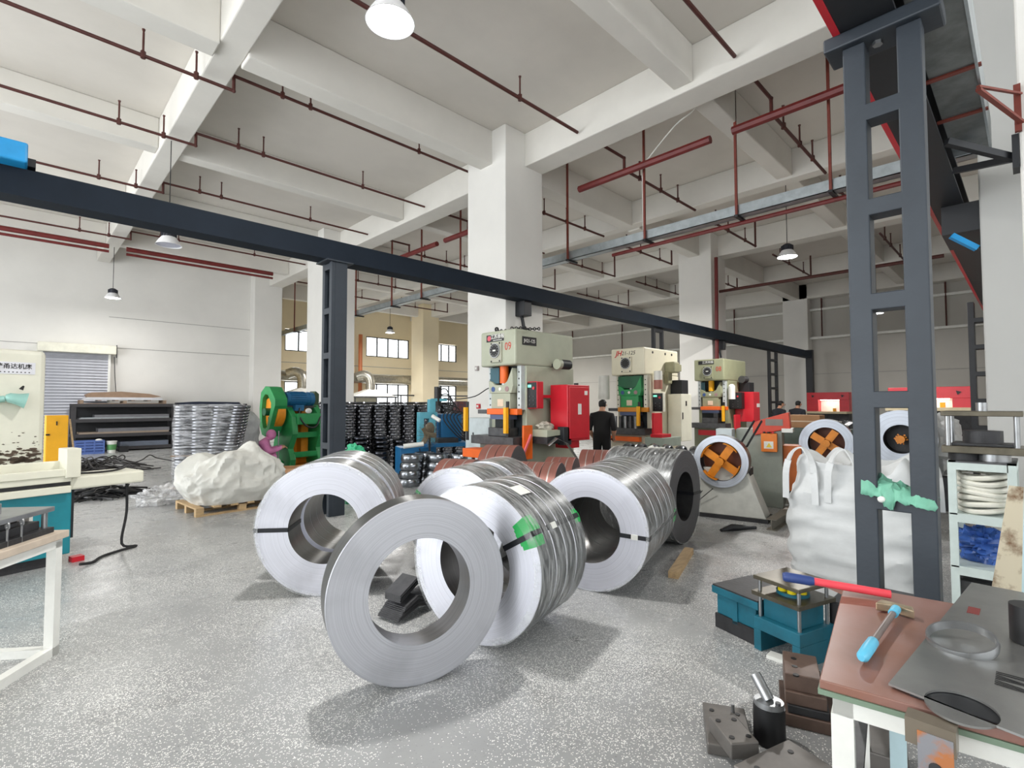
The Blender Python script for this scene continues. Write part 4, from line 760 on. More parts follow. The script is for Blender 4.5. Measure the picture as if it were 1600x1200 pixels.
# dirty pedestal fan leaning on the unit
fan = thing('workshop_fan', 'dirt-caked round workshop fan clipped to the blue unit', 'fan', (6.1, 8.75, 0.0), math.radians(-30)); FD = mat('dusty_fan', (128, 116, 96), 0.8, 0.1, 0.2, 12)
mb = MB()
for k in range(7): mb.lathe([(0.03 + 0.035 * k, -0.02 + 0.002 * k), (0.034 + 0.035 * k, -0.014 + 0.002 * k)], 24, (0, 0, 0.95), (0.3, -1, 0.1), True)
for k in range(16): a = k * PI / 8; d = Vector((0.3, -1, 0.1)).normalized(); u = d.orthogonal().normalized(); v = d.cross(u); p = u * math.cos(a) + v * math.sin(a); mb.cyl(tuple(Vector((0, 0, 0.95)) + p * 0.03), tuple(Vector((0, 0, 0.95)) + p * 0.25), 0.004, n=4)
mb.build('guard', FD, fan); mb = MB()
for k in range(3): mb.cb((0.0 + 0.1 * math.cos(k * 2.09), 0.03, 0.95 + 0.1 * math.sin(k * 2.09)), (0.16, 0.02, 0.1), 0, -k * 2.09, 0.4)
mb.build('blade', FD, fan); MB().cyl((0, 0.03, 0.95), (0.03, 0.2, 0.98), 0.08, n=12).sphere((0.06, 0.15, 1.08), 0.1, (1, 1, 1.4), 10, 8).build('motor', FD, fan, True); MB().cyl((0.05, 0.1, 0.0), (0.05, 0.1, 0.95), 0.02, n=8).build('stand', BLACK, fan); MB().cyl((0.1, 0.1, 1.35), (0.25, 0.0, 1.25), 0.04, n=10).build('handle', WHITE, fan, True)
tag(MB().cyl((5.65, 8.95, 0.74), (6.0, 8.75, 0.78), 0.05, n=12).build('white_roll', WHITE, None, True), 'short white roll lying on the blue cabinet', 'roll')
# electrical cabinet by the big column
ec = thing('control_cabinet', 'pale grey control cabinet against the big front column', 'cabinet', (6.55, 7.35, 0), 0); PG = mat('pale_grey_paint', (198, 208, 210), 0.45)
B('body', PG, ec, -0.22, 0.2, -0.25, 0.45, 0, 1.33, 0.01); MB().cyl((0.06, -0.25, 1.18), (0.06, -0.28, 1.18), 0.06, n=16).build('gland', BLACK, ec); B('door_handle', STEELD, ec, -0.235, -0.22, 0.2, 0.22, 0.9, 1.05)
MB().tube([(0.02, -0.1, 1.33), (0.0, -0.1, 1.9), (-0.1, 0.3, 1.75), (-0.12, 0.8, 1.7), (-0.12, 1.3, 1.72)], 0.01, 6).build('cable', CABLE, ec)
for (z, m, lb) in ((1.55, RED, 'red fire call point on the big front column'), (2.35, mat('socket_grey', (170, 160, 158), 0.5), 'small grey wall switch on the big front column')):
    t = thing('wall_switch', lb, 'switch', (6.98, 8.15 if z < 2 else 8.2, z)); B('plate', m, t, -0.04, 0, -0.05, 0.05, -0.05, 0.05, 0.004); B('button', WHITE, t, -0.05, -0.04, -0.025, 0.025, -0.025, 0.025)

# ------------------------------------------------------------------ stamping presses
def press(x, y, label, paint, slide, gib, o):
    """straight-side C-frame press, front towards -X; origin at the front right corner on the floor"""
    t = thing('stamping_press', label, 'press', (x, y, 0)); W = 0.86
    B('head', paint, t, 0, 1.5, 0, W, 2.24, 2.84, 0.03); B('frame', paint, t, 0.26, 1.5, 0.0, W, 0.0, 2.24, 0.01); B('bed', mat('bed_' + o['k'], o['bed'], 0.5), t, 0.0, 0.26, -0.02, W + 0.02, 0.0, 0.92, 0.01)
    B('bolster', STEELD, t, -0.12, 0.26, -0.06, W + 0.12, 0.92, 1.06, 0.006)
    B('recess', mat('press_recess', (26, 34, 38), 0.6), t, 0.252, 0.262, 0.1, W - 0.1, 1.06, 2.24)
    for yy in (0.03, W - 0.12):
        g = B('gib', gib, t, 0.16, 0.27, yy, yy + 0.09, 1.5, 2.24, 0.004)
        for k in range(6): MB().cyl((0.155, yy + 0.045, 1.58 + k * 0.11), (0.162, yy + 0.045, 1.58 + k * 0.11), 0.014, n=8).build('bolt', BLACK, g)
    sl = MB().prism([(0.16, 1.78), (W - 0.16, 1.78), (W - 0.14, 2.0), (W - 0.22, 1.98), (W - 0.3, 1.92), (0.36, 1.92), (0.26, 1.98), (0.14, 2.2), (0.12, 1.9)], 'x', 0.06, 0.25).build('slide', slide, t, bevel=0.008); B('slide_block', slide, t, 0.07, 0.25, 0.2, W - 0.2, 1.52, 1.78, 0.008)
    for k in range(3): MB().cyl((0.052, W - 0.26 - 0.17 * k, 1.85), (0.06, W - 0.26 - 0.17 * k, 1.85), 0.045 if k != 1 else 0.03, n=16).build('decal', (mat('decal_blue', (52, 82, 140), 0.4), WHITE, mat('decal_grey', (160, 130, 130), 0.5))[k], sl)
    B('paper_notice', mat('notice', (226, 208, 184), 0.6), t, 0.064, 0.07, 0.36, 0.5, 1.56, 1.68)
    MB().cyl((0.16, W / 2, 1.95), (0.16, W / 2, 2.26), 0.075 if o['rod'] is not REDD else 0.06, n=16).build('connecting_rod', o['rod'], t, True); MB().cyl((0.16, W / 2, 1.88), (0.16, W / 2, 1.97), 0.05, n=12).build('ball_screw', STEEL, t, True)
    # die between slide and bolster
    B('upper_die_plate', STEELD, t, 0.02, 0.24, 0.1, W + 0.1, 1.43, 1.5); B('die_clamp', ORANGE if o['k'] != 'c' else mat('amber', (214, 140, 40), 0.5), t, -0.02, 0.1, -0.06, W - 0.18, 1.42, 1.52, 0.01); B('upper_die', mat('die_blue', (90, 100, 130), 0.4, 0.6), t, 0.04, 0.22, 0.18, W - 0.2, 1.34, 1.43); B('lower_die', STEELD, t, -0.02, 0.24, 0.18, W - 0.22, 1.06, 1.2, 0.006); B('die_post', STEELD, t, 0.1, 0.2, 0.24, 0.36, 1.2, 1.34)
    for yy in o['curtain']:
        c = thing_part('light_curtain', t, (-0.1, yy, 1.02)); B('housing', YELLOW, c, -0.03, 0.03, -0.03, 0.03, 0.1, 0.52); B('mount', BLACK, c, 0.03, 0.05, -0.03, 0.03, -0.06, 0.62)
    if o.get('tray'): B('scrap_tray', ORANGE, t, -0.42, -0.12, 0.1, W - 0.02, 0.72, 0.86, 0.006); MB().cyl((-0.25, 0.15, 0.0), (-0.25, 0.15, 0.72), 0.03, n=8).cyl((-0.25, W - 0.1, 0), (-0.25, W - 0.1, 0.72), 0.03, n=8).build('tray_leg', REDD, t)
    # dial
    dp = B('dial_plate', mat('dial_plate_' + o['k'], o['dialplate'], 0.45), t, -0.03, 0.0, W * 0.36, W * 0.68, 2.30, 2.64, 0.006); MB().cyl((-0.05, W * 0.53, 2.5), (-0.03, W * 0.53, 2.5), 0.125, n=28).build('dial_rim', STEEL, dp, True); dd = MB().cyl((-0.054, W * 0.53, 2.5), (-0.05, W * 0.53, 2.5), 0.11, n=28).build('dial', BLACK, dp)
    tick = MB()
    for k in range(12): tick.cb((-0.0555, W * 0.53 + 0.09 * math.cos(k * PI / 6), 2.5 + 0.09 * math.sin(k * PI / 6)), (0.002, 0.008, 0.008))
    if o['k'] != 'c': tick.cb((-0.0555, W * 0.53, 2.5), (0.002, 0.07, 0.025))
    tick.build('dial_marks', WHITE, dp)
    for yy, zz in ((0.4, 2.32), (0.64, 2.32), (0.4, 2.62), (0.64, 2.62)): MB().cyl((-0.036, W * yy, zz), (-0.03, W * yy, zz), 0.016, n=8).build('bolt', BLACK, dp)
    return t
def thing_part(name, parent, loc):
    e = bpy.data.objects.new(name, None); COL.objects.link(e); e.parent = parent; e.location = loc; return e
def switch_panel(t, x, y, z, m_side, w=0.2, h=0.42, d=0.16):
    e = B('control_panel', m_side, t, x, x + w, y - d, y, z, z + h, 0.012); B('panel_face', BLACK, e, x - 0.008, x, y - d + 0.01, y - 0.01, z + 0.015, z + h - 0.015)
    MB().cyl((x - 0.02, y - d * 0.7, z + h * 0.75), (x - 0.008, y - d * 0.7, z + h * 0.75), 0.025, n=10).build('red_button', RED, e); B('screen', emis('green_screen', (120, 220, 190), 0.7), e, x - 0.012, x - 0.008, y - d * 0.45, y - d * 0.1, z + h * 0.78, z + h * 0.88)
    for i in range(2):
        for j in range(3): MB().cyl((x - 0.016, y - d * (0.3 + 0.4 * i), z + h * (0.15 + 0.15 * j)), (x - 0.008, y - d * (0.3 + 0.4 * i), z + h * (0.15 + 0.15 * j)), 0.014, n=8).build('knob', STEELD, e)
RF = (PI / 2, 0, -PI / 2); RS = (PI / 2, 0, 0)
P1 = press(5.81, 5.88, 'grey-green stamping press numbered 09 in front of the big column', SAGE, SAGE, mat('gib_grey', (200, 206, 206), 0.4, 0.2), {'k': 'a', 'bed': (120, 122, 112), 'rod': ORANGE, 'curtain': (0.12, 1.15), 'tray': True, 'dialplate': (176, 176, 158)})
B('slide_window', mat('teal_dark', (52, 92, 104), 0.5), P1, 0.1, 0.12, 0.5, 0.72, 1.95, 2.22)
npl = B('nameplate', BLACK, P1, -0.008, 0, 0.27, 0.70, 2.66, 2.78); MB().cyl((-0.012, 0.63, 2.72), (-0.008, 0.63, 2.72), 0.045, n=16).build('emblem', mat('emblem_rose', (206, 92, 104), 0.5), npl); text('江苏扬锻', 0.085, WHITE, npl, (-0.012, 0.42, 2.735), RF, ext=0.001, bold=0.001); B('small_print', WHITE, npl, -0.0095, -0.008, 0.31, 0.53, 2.675, 2.685)
text('09', 0.19, mat('stencil_red', (196, 62, 52), 0.6), P1, (-0.003, 0.17, 2.55), RF, ext=0.001, sx=0.85)
np2 = B('model_plate', BLACK, P1, 0.16, 0.5, -0.008, 0, 2.58, 2.72); text('JH21-125', 0.085, WHITE, np2, (0.33, -0.01, 2.65), RS, ext=0.001, sx=0.85)
sm = MB().cyl((0.86, -0.2, 2.28), (1.12, -0.2, 2.28), 0.085, n=16).build('side_motor', STEELBLK, P1, True); MB().cyl((0.8, -0.2, 2.28), (0.88, -0.2, 2.28), 0.09, n=16).build('motor_cap', SAGE, sm, True); B('motor_mount', STEELBLK, P1, 0.9, 1.08, -0.2, 0, 2.25, 2.3)
switch_panel(P1, 0.28, 0.0, 1.52, RED, 0.16, 0.45, 0.22)
rc = B('electric_cabinet', RED, P1, 0.72, 1.32, -0.5, -0.12, 0.98, 1.92, 0.012); B('door', RED, rc, 0.76, 1.29, -0.512, -0.5, 1.02, 1.88, 0.004); B('notice', WHITE, rc, 1.16, 1.24, -0.516, -0.512, 1.75, 1.82); B('notice', WHITE, rc, 0.98, 1.07, -0.516, -0.512, 1.42, 1.6); B('mount', RED, rc, 0.85, 1.15, -0.4, -0.12, 0.85, 0.98); B('panel_arm', RED, P1, 0.4, 0.75, -0.14, -0.08, 1.7, 1.75); MB().cyl((1.2, -0.3, 1.92), (1.2, -0.3, 1.96), 0.04, n=10).build('cable_gland', BLACK, rc)
B('side_guard', ORANGE, P1, 0.05, 0.26, -0.14, -0.1, 0.7, 1.25, 0.008); MB().bar((-0.02, -0.16, 0.72), (0.2, -0.16, 1.1), 0.03).build('guard_stay', mat('pink_tube', (232, 120, 130), 0.4), P1)
MB().prism([(0.3, 1.06), (0.9, 1.1), (0.95, 1.16), (0.3, 1.18)], 'y', -0.42, -0.05).build('feeder', SAGE, P1, bevel=0.01); blob('rag', None, None, (0.5, -0.2, 1.22), (0.17, 0.14, 0.08), mat('rag_cloth', (196, 190, 176), 0.9, 0, 0.2, 14), 0.4, 2, 3, 20, 12, parent=P1); B('feeder_box', STEELBLK, P1, 0.62, 0.82, -0.5, -0.36, 0.92, 1.22, 0.01); B('feeder_roll', IRON, P1, 0.3, 0.85, -0.42, -0.1, 0.95, 1.06)
for xx in (0.05, 0.5): MB().lathe([(0.02, -0.008), (0.045, -0.008), (0.045, 0.008), (0.02, 0.008)], 12, (xx, 0.2 + 0.3 * (xx < 0.2), 2.87), (0, 1, 0), True).build('eye_bolt', BLACK, P1)
for (xx, yy) in ((0.15, 0.6), (0.12, 0.2), (0.35, 0.1)):
    ch = MB()
    for k in range(7): ch.tube([(xx + 0.022 * k + 0.025 * math.cos(q * PI / 4), yy - 0.03 * k + 0.025 * math.sin(q * PI / 4) * (k % 2), 2.868 + 0.022 * math.sin(q * PI / 4) * ((k + 1) % 2)) for q in range(9)], 0.009, 5)
    c_ = ch.build('lifting_chain', BLACK, P1, True); c_['kind'] = 'stuff'
# steel strip running from the coil up into the feeder
sp = MB(); pts = [(6.0, 5.35, 0.95), (6.15, 5.3, 1.06), (6.3, 5.22, 0.98), (6.42, 5.12, 0.75), (6.5, 5.02, 0.45), (6.5, 4.98, 0.15)]
for i in range(5):
    a, b = Vector(pts[i]), Vector(pts[i + 1]); s_ = Vector((0.10, 0.12, 0)); sp.add([tuple(a - s_), tuple(a + s_), tuple(b + s_), tuple(b - s_)], [(0, 1, 2, 3)])
o = sp.build('feed_strip', mat('strip_steel', (170, 174, 176), 0.3, 0.9), None, True); md = o.modifiers.new('t', 'SOLIDIFY'); md.thickness = 0.004; tag(o, 'curved steel strip hanging from the feeder of the press numbered 09', 'steel strip')
P2 = press(9.75, 5.88, 'cream stamping press with a green slide and red and black lettering', mat('ivory_paint', (226, 220, 196), 0.42, 0, 0.03, 3), GREEN, mat('gib_cream', (226, 222, 206), 0.4), {'k': 'c', 'bed': (216, 210, 188), 'rod': REDD, 'curtain': (0.1,), 'dialplate': (222, 216, 194)})
text('JH', 0.16, mat('logo_red', (206, 44, 40), 0.5), P2, (-0.003, 0.66, 2.73), RF, ext=0.001, shear=0.3, bold=0.004); text('21-125', 0.12, BLACK, P2, (-0.003, 0.4, 2.725), RF, ext=0.001, shear=0.2, sx=1.05)
B('slide_window', DGREEN, P2, 0.1, 0.12, 0.12, 0.74, 1.95, 2.22)
for xx in (0.35, 0.9, 1.2): MB().cyl((xx, -0.004, 2.74), (xx, 0.0, 2.74), 0.03, n=10).build('port', BLACK, P2)
B('motor', mat('motor_khaki', (150, 148, 118), 0.5), P2, 0.85, 1.1, -0.25, 0, 2.3, 2.55, 0.03); B('motor_box', MATS['motor_khaki'], P2, 1.1, 1.25, -0.22, 0, 2.34, 2.5, 0.01); B('air_tank', MATS['motor_khaki'], P2, 0.82, 1.0, -0.12, 0, 2.05, 2.32, 0.02)
MB().cyl((0.36, -0.12, 1.98), (0.36, -0.12, 2.32), 0.09, n=14).build('grease_bottle', WHITE, P2, True); MB().cyl((0.36, -0.12, 1.92), (0.36, -0.12, 2.12), 0.092, n=14).build('grease_fill', mat('grease_pink', (170, 110, 96), 0.5), P2, True)
B('relay_box', STEELBLK, P2, 1.1, 1.4, -0.3, -0.02, 1.82, 2.14, 0.01); switch_panel(P2, 0.32, 0.0, 1.42, mat('panel_white', (224, 222, 206), 0.5), 0.1, 0.42, 0.26)
cc = B('electric_cabinet', CREAM, P2, 0.95, 1.45, -0.35, -0.02, 0.75, 1.82, 0.012); B('handle', BLACK, cc, 1.0, 1.03, -0.36, -0.35, 1.25, 1.4); B('notice', BLACK, cc, 1.16, 1.22, -0.354, -0.35, 1.55, 1.66); MB().cyl((-0.02, 1.05, 1.7), (-0.02, 1.05, 2.25), 0.13, n=16).build('air_receiver', WHITE, P2, True)
B('side_guard', RED, P2, 0.0, 0.35, -0.22, -0.16, 0.95, 1.4, 0.01); B('feeder_bed', mat('feeder_grey', (150, 160, 148), 0.5), P2, -0.35, 0.4, -0.62, -0.2, 0.72, 0.9, 0.01); B('feeder_cover', RED, P2, -0.3, 0.1, -0.56, -0.3, 0.9, 0.97, 0.01)
for k in range(5): MB().cyl((-0.05, 0.2 + 0.13 * k, 1.06), (-0.05, 0.2 + 0.13 * k, 1.32), 0.035, n=10).build('die_pillar', (STEEL, STEELD)[k % 2], P2, True)
B('orange_clamp', ORANGE, P2, -0.16, -0.06, 0.05, 0.9, 0.78, 0.88)
P3 = press(13.83, 5.88, 'olive stamping press numbered 08, farthest of the three presses', OLIVE, OLIVE, mat('gib_grey', (200, 206, 206), 0.4, 0.2), {'k': 'd', 'bed': (110, 112, 92), 'rod': YELLOW, 'curtain': (0.0,), 'dialplate': (150, 152, 122)})
np3 = B('nameplate', BLACK, P3, -0.008, 0, 0.28, 0.72, 2.70, 2.8); text('江苏扬锻', 0.08, WHITE, np3, (-0.012, 0.45, 2.75), RF, ext=0.001); text('08', 0.19, MATS['stencil_red'], P3, (-0.003, 0.15, 2.55), RF, ext=0.001, sx=0.85)
B('slide_window', mat('teal_dark', (52, 92, 104), 0.5), P3, 0.12, 0.13, 0.6, 0.72, 1.95, 2.2); MB().cyl((0.24, -0.1, 1.72), (0.24, -0.1, 2.05), 0.09, n=12).sphere((0.24, -0.1, 2.05), 0.09, nu=12, nv=8).build('grease_bottle', WHITE, P3, True)
MB().cyl((0.78, -0.16, 2.28), (1.05, -0.16, 2.28), 0.1, n=16).build('side_motor', STEELD, P3, True); B('relay_box', STEELBLK, P3, 0.95, 1.3, -0.3, -0.02, 1.88, 2.2, 0.01)
switch_panel(P3, 0.3, 0.0, 1.45, BLACK, 0.2, 0.46, 0.34); rc3 = B('electric_cabinet', RED, P3, 0.56, 1.02, -0.55, -0.05, 1.1, 1.92, 0.012); B('notice', WHITE, rc3, 0.8, 1.0, -0.556, -0.55, 1.5, 1.6)
B('side_guard', RED, P3, -0.02, 0.3, -0.3, -0.24, 0.9, 1.3, 0.01); B('bed_sign', RED, P3, -0.02, 0.0, 0.15, 0.75, 0.72, 0.86)
# ------------------------------------------------------------------ decoilers and feeders, centre right
AMBER = mat('amber_mandrel', (226, 138, 30), 0.4, 0.1, 0.12, 6)
def decoiler(label, c, az, R, r, wd, base=True, arms=4, dark=False, plates=True):
    t = thing('decoiler', label, 'decoiler', (c[0], c[1], 0), math.radians(az)); z = c[2]
    rg = MB().lathe([(r, 0), (R, 0)], 64, (0, 0, 0), (1, 0, 0)).lathe([(R, wd), (r, wd)], 64, (0, 0, 0), (1, 0, 0)).build('strip_coil', coil_face_mat('decoil_face', (206, 212, 222), (150, 154, 164)) if 'decoil_face' not in MATS else MATS['decoil_face'], t, True, loc=(0, 0, z)); MB().lathe([(R, 0), (R, wd)], 64, (0, 0, 0), (1, 0, 0)).build('outer_wrap', SKIN, rg, True); MB().lathe([(r, 0), (r, wd)], 64, (0, 0, 0), (1, 0, 0)).build('bore', IRON, rg, True)
    MB().cyl((wd * 0.9, 0, z), (wd, 0, z), r * 0.98, n=32).build('back_disc', IRON if dark else mat('amber_dark', (120, 60, 26), 0.5), t)
    MB().cyl((-0.06, 0, z), (wd, 0, z), 0.045, n=12).cyl((-0.08, 0, z), (-0.05, 0, z), 0.06, n=8).build('spindle', AMBER, t, True)
    for k in range(arms):
        a = 0.6 + k * 2 * PI / arms; d = Vector((0, math.cos(a), math.sin(a))); p = Vector((0.02, 0, z)); q = Vector((0, -math.sin(a), math.cos(a)))
        for s_ in (-0.034, 0.0, 0.034): MB().bar(tuple(p + d * 0.05 + q * s_), tuple(p + d * r * (0.35 if dark else 0.92) + q * s_), 0.014, 0.035 if not dark else 0.02).build('arm', AMBER, t)
        if plates:
            sh = MB(); n = 6
            for i in range(n):
                b0 = a - 0.42 + 0.84 * i / n; b1 = a - 0.42 + 0.84 * (i + 1) / n; rr = r * 0.95
                P_ = lambda x, b: (x, rr * math.cos(b), z + rr * math.sin(b)); sh.add([P_(-0.05, b0), P_(wd, b0), P_(wd, b1), P_(-0.05, b1)], [(0, 1, 2, 3)])
            o = sh.build('expanding_jaw', AMBER, t, True); md = o.modifiers.new('t', 'SOLIDIFY'); md.thickness = 0.008
    if base:
        MB().prism([(-0.55, 0.05), (0.5, 0.05), (0.27, z - 0.1), (-0.3, z - 0.1)], 'x', wd * 0.4, wd * 0.4 + 0.4).build('stand', mat('grey_white_paint', (206, 206, 198), 0.5, 0, 0.08, 5), t, bevel=0.01); B('skid', IRON, t, wd * 0.4 - 0.02, wd * 0.4 + 0.45, -0.57, 0.52, 0, 0.05); B('gearbox', STEELBLK, t, wd, wd + 0.3, -0.34, -0.1, 0.3, 0.7, 0.01)
    else:
        B('stand', mat('green_grey_paint', (96, 108, 98), 0.5), t, wd + 0.02, wd + 0.4, -0.2, 0.2, 0, z + 0.1, 0.01)
    return t
d1 = decoiler('orange-armed decoiler carrying a narrow steel coil on a white stand', (7.0, 3.05, 0.8), 12, 0.36, 0.27, 0.22)
MB().tube([(0.12, 0.2, 0.44), (0.05, 0.4, 0.2), (0.12, 0.42, 0.14)], 0.008, 6).build('cable', CABLE, d1); MB().tube([(-0.02, 0.1, 0.42), (0.05, 0.38, 0.16)], 0.006, 6).build('cable', CABLE, d1)
for s_ in (-0.1, 0.0): MB().bar((0.25, -0.2 + s_, 1.0), (0.6, -0.35 + s_, 1.35), 0.02).build('feed_guide', STEELBLK, d1)
lv = thing('strip_leveller', 'leveller with an orange-red hood and warning-labelled orange box behind the decoiler', 'machine', (8.35, 3.0, 0), math.radians(14)); GG = MATS['green_grey_paint'] if 'green_grey_paint' in MATS else mat('green_grey_paint', (96, 108, 98), 0.5)
B('body', mat('leveller_grey', (150, 156, 146), 0.5), lv, 0, 0.5, -0.3, 0.35, 0, 1.2, 0.01); MB().prism([(-0.42, 1.22), (0.1, 1.1), (0.1, 1.3), (-0.05, 1.36), (-0.4, 1.47)], 'x', -0.05, 0.3).build('hood', mat('hood_red_orange', (206, 66, 38), 0.4), lv, bevel=0.01); B('hood_plate', mat('hood_plate', (120, 112, 104), 0.4, 0.3), lv, -0.056, -0.05, -0.32, -0.08, 1.26, 1.36); B('hood_lip', WHITE, lv, -0.06, 0.3, -0.45, -0.3, 1.16, 1.22)
ob = B('switch_box', mat('switch_orange', (232, 126, 34), 0.4), lv, -0.12, 0.0, -0.24, -0.02, 0.86, 1.14, 0.008); tri = MB().prism([(-0.17, 0.93), (-0.09, 0.93), (-0.13, 1.0)], 'x', -0.125, -0.121).build('warning_sign', mat('warn_yellow', (238, 206, 60), 0.4), ob); B('sign_ground', WHITE, ob, -0.122, -0.12, -0.19, -0.06, 0.91, 1.02)
for k, m in enumerate((BLACK, BLACK, RED)): MB().cyl((-0.06, -0.06 - 0.06 * k, 1.14), (-0.06, -0.06 - 0.06 * k, 1.165), 0.018, n=10).build('button', m, ob)
B('cabinet', mat('dull_orange', (206, 108, 40), 0.5), lv, 0.15, 0.5, -0.55, -0.3, 0.25, 0.95, 0.01); B('receiver_box', PG, lv, -0.2, 0.1, 0.38, 0.62, 0.95, 1.2, 0.01)
# dark green bench loaded with parts, cardboard box on it
gb = thing('parts_bench', 'dark green-grey cabinet bench loaded with small parts, behind the decoilers', 'bench', (9.75, 1.6, 0)); B('body', mat('bench_green', (92, 106, 98), 0.5), gb, 0, 0.9, 0, 1.6, 0.08, 1.18, 0.01); B('plinth', IRON, gb, 0.05, 0.85, 0.05, 1.55, 0, 0.08)
cb2 = MB().box(9.8, 10.1, 2.55, 3.05, 1.18, 1.4).build('cardboard_box', CARD); tag(cb2, 'closed cardboard box on the green bench left of the ladder post', 'box'); B('tape', mat('tape_pale', (220, 200, 170), 0.5), cb2, 9.795, 10.1, 2.54, 3.06, 1.28, 1.3)
def heap2(label, x0, x1, y0, y1, z, n, ms, seed, smin, smax, cat='parts'):
    rs = random.Random(seed); mbs = [MB() for _ in ms]
    for k in range(n):
        s_ = rs.uniform(smin, smax); mbs[k % len(ms)].cb((rs.uniform(x0, x1), rs.uniform(y0, y1), z + rs.uniform(0.3, 1.2) * s_), (s_ * rs.uniform(0.6, 2.4), s_ * rs.uniform(0.5, 1.2), s_ * rs.uniform(0.3, 1)), rs.random() * 6, rs.uniform(-0.5, 0.5), rs.uniform(-0.5, 0.5))
    t = thing('parts_heap', label, cat, ((x0 + x1) / 2, (y0 + y1) / 2, z)); inv = Matrix.Translation((-(x0 + x1) / 2, -(y0 + y1) / 2, -z))
    for m_, mb in zip(ms, mbs):
        mb.v = [tuple(inv @ Vector(p)) for p in mb.v]; o = mb.build('small_parts', m_, t); o['kind'] = 'stuff'
    return t
heap2('jumble of small dark and white parts covering the green bench', 9.8, 10.6, 1.65, 2.5, 1.18, 90, (BLACK, STEELD, WHITE, IRON), 4, 0.03, 0.08)
heap2('far heap of dark parts and white film beyond the olive press', 14.0, 16.0, 2.8, 4.7, 0.9, 160, (BLACK, WHITE, IRON, STEELD), 7, 0.05, 0.16)
tb = thing('far_work_bench', 'long far workbench under the dark parts heap', 'bench', (15.0, 3.75, 0)); B('top', STEELD, tb, -1.3, 1.3, -1.1, 1.1, 0.84, 0.9)
for x in (-1.2, 1.1):
    for y in (-1.0, 0.9): B('leg', STEELD, tb, x, x + 0.1, y, y + 0.1, 0, 0.84)
decoiler('second decoiler with orange spokes, left of the ladder post', (8.75, 2.2, 1.0), 10, 0.36, 0.24, 0.3, False, 4, False, False)
decoiler('third decoiler with a wide grey coil and black core, seen through the ladder post', (9.2, 1.36, 1.08), 2, 0.42, 0.21, 0.3, False, 3, True, False)
blob('wrapped_bale', 'white film-wrapped bale right of the grey decoiler coil', 'bale', (10.2, 1.05, 0.95), (0.4, 0.33, 0.5), mat('bale_white', (214, 216, 216), 0.5, 0, 0.08, 6, 0.3, 12), 0.25, 2.2, 2); tag(B('bale_stand', IRON, None, 9.9, 10.5, 0.8, 1.3, 0, 0.5), 'dark stand under the wrapped bale', 'stand')
# I-beam offcut, black lever and tarp on the floor
ib = thing('steel_i_beam', 'grey I-beam offcut on the floor in front of the decoiler', 'steel beam', (6.85, 2.35, 0), math.radians(4)); B('bottom_flange', mat('beam_grey', (120, 116, 106), 0.6, 0.2, 0.1), ib, 0, 1.5, -0.06, 0.06, 0, 0.012); B('top_flange', MATS['beam_grey'], ib, 0, 1.5, -0.06, 0.06, 0.13, 0.142); B('web', MATS['beam_grey'], ib, 0, 1.5, -0.006, 0.006, 0.012, 0.13)
tag(MB().tube([(6.3, 2.75, 0.03), (6.5, 2.7, 0.04), (6.75, 2.5, 0.03)], [0.02, 0.045, 0.02], 8).build('steel_lever', STEELBLK, None, True), 'short black steel lever on the floor before the white stand', 'lever')
blob('grey_tarpaulin', 'crumpled grey tarpaulin on the floor behind the I-beam', 'tarpaulin', (8.15, 2.0, 0.2), (0.55, 0.32, 0.26), mat('tarp_grey', (132, 130, 122), 0.8, 0, 0.15, 6), 0.5, 1.8, 5, flat=0.003)
blob('cream_sack', 'cream folded sack lying behind the dark wrapped coil', 'sack', (6.5, 3.75, 0.85), (0.3, 0.24, 0.14), SACK, 0.4, 2, 6); tag(B('sack_stool', IRON, None, 6.3, 6.7, 3.6, 3.9, 0, 0.76), 'dark stool under the cream sack', 'stool')
# chrome rings laid before the cream press
for k in range(7): tag(inst(rg3, 'steel_ring', None, (8.55 + 0.02 * k, 5.6 - 0.42 * k * 0.62, 0.62), (PI / 2, 0, 0.2)), 'bright ring, %s from the left in the row in front of the cream press' % ORD[k], 'ring', 'bright rings in front of the cream press')
tag(B('ring_bench', IRON, None, 8.3, 8.95, 3.8, 5.85, 0.0, 0.38), 'low dark bench carrying the row of bright rings', 'bench')
# far red shearing machines with strip lights
for (x, ya, yb, z0, z1, lb) in ((22.0, 4.75, 6.15, 1.3, 2.02, 'far red machine with a lit opening, left of the ladder post'), (16.0, 1.0, 2.6, 1.5, 2.0, 'long red machine with a lit opening, right of the ladder post')):
    t = thing('shearing_machine', lb, 'machine', (x, ya, 0)); L_ = yb - ya
    B('top_beam', RED, t, 0, 0.4, 0, L_, z1 - 0.28, z1, 0.01); B('side', RED, t, 0, 0.4, 0, L_ * 0.22, z0, z1 - 0.28); B('side', RED, t, 0, 0.4, L_ * 0.72, L_, z0, z1 - 0.28); B('back_panel', WHITE, t, 0.36, 0.4, L_ * 0.22, L_ * 0.72, z0, z1 - 0.28); B('strip_light', emis('strip_glow', (255, 252, 240), 8), t, 0.05, 0.2, L_ * 0.26, L_ * 0.68, z1 - 0.30, z1 - 0.28); B('table', mat('pale_wood_top', (206, 192, 160), 0.6), t, -0.4, 0.4, 0, L_, z0 - 0.08, z0); B('base', IRON, t, 0, 0.4, 0, L_, 0, z0 - 0.08); B('yellow_item', YELLOW, t, -0.1, 0.02, L_ * 0.3, L_ * 0.36, z0, z0 + 0.12)
    for yy in (0.15, 0.85): MB().cyl((-0.02, L_ * yy, z1 - 0.14), (0, L_ * yy, z1 - 0.14), 0.06, n=3).build('warning_mark', BLACK, t)
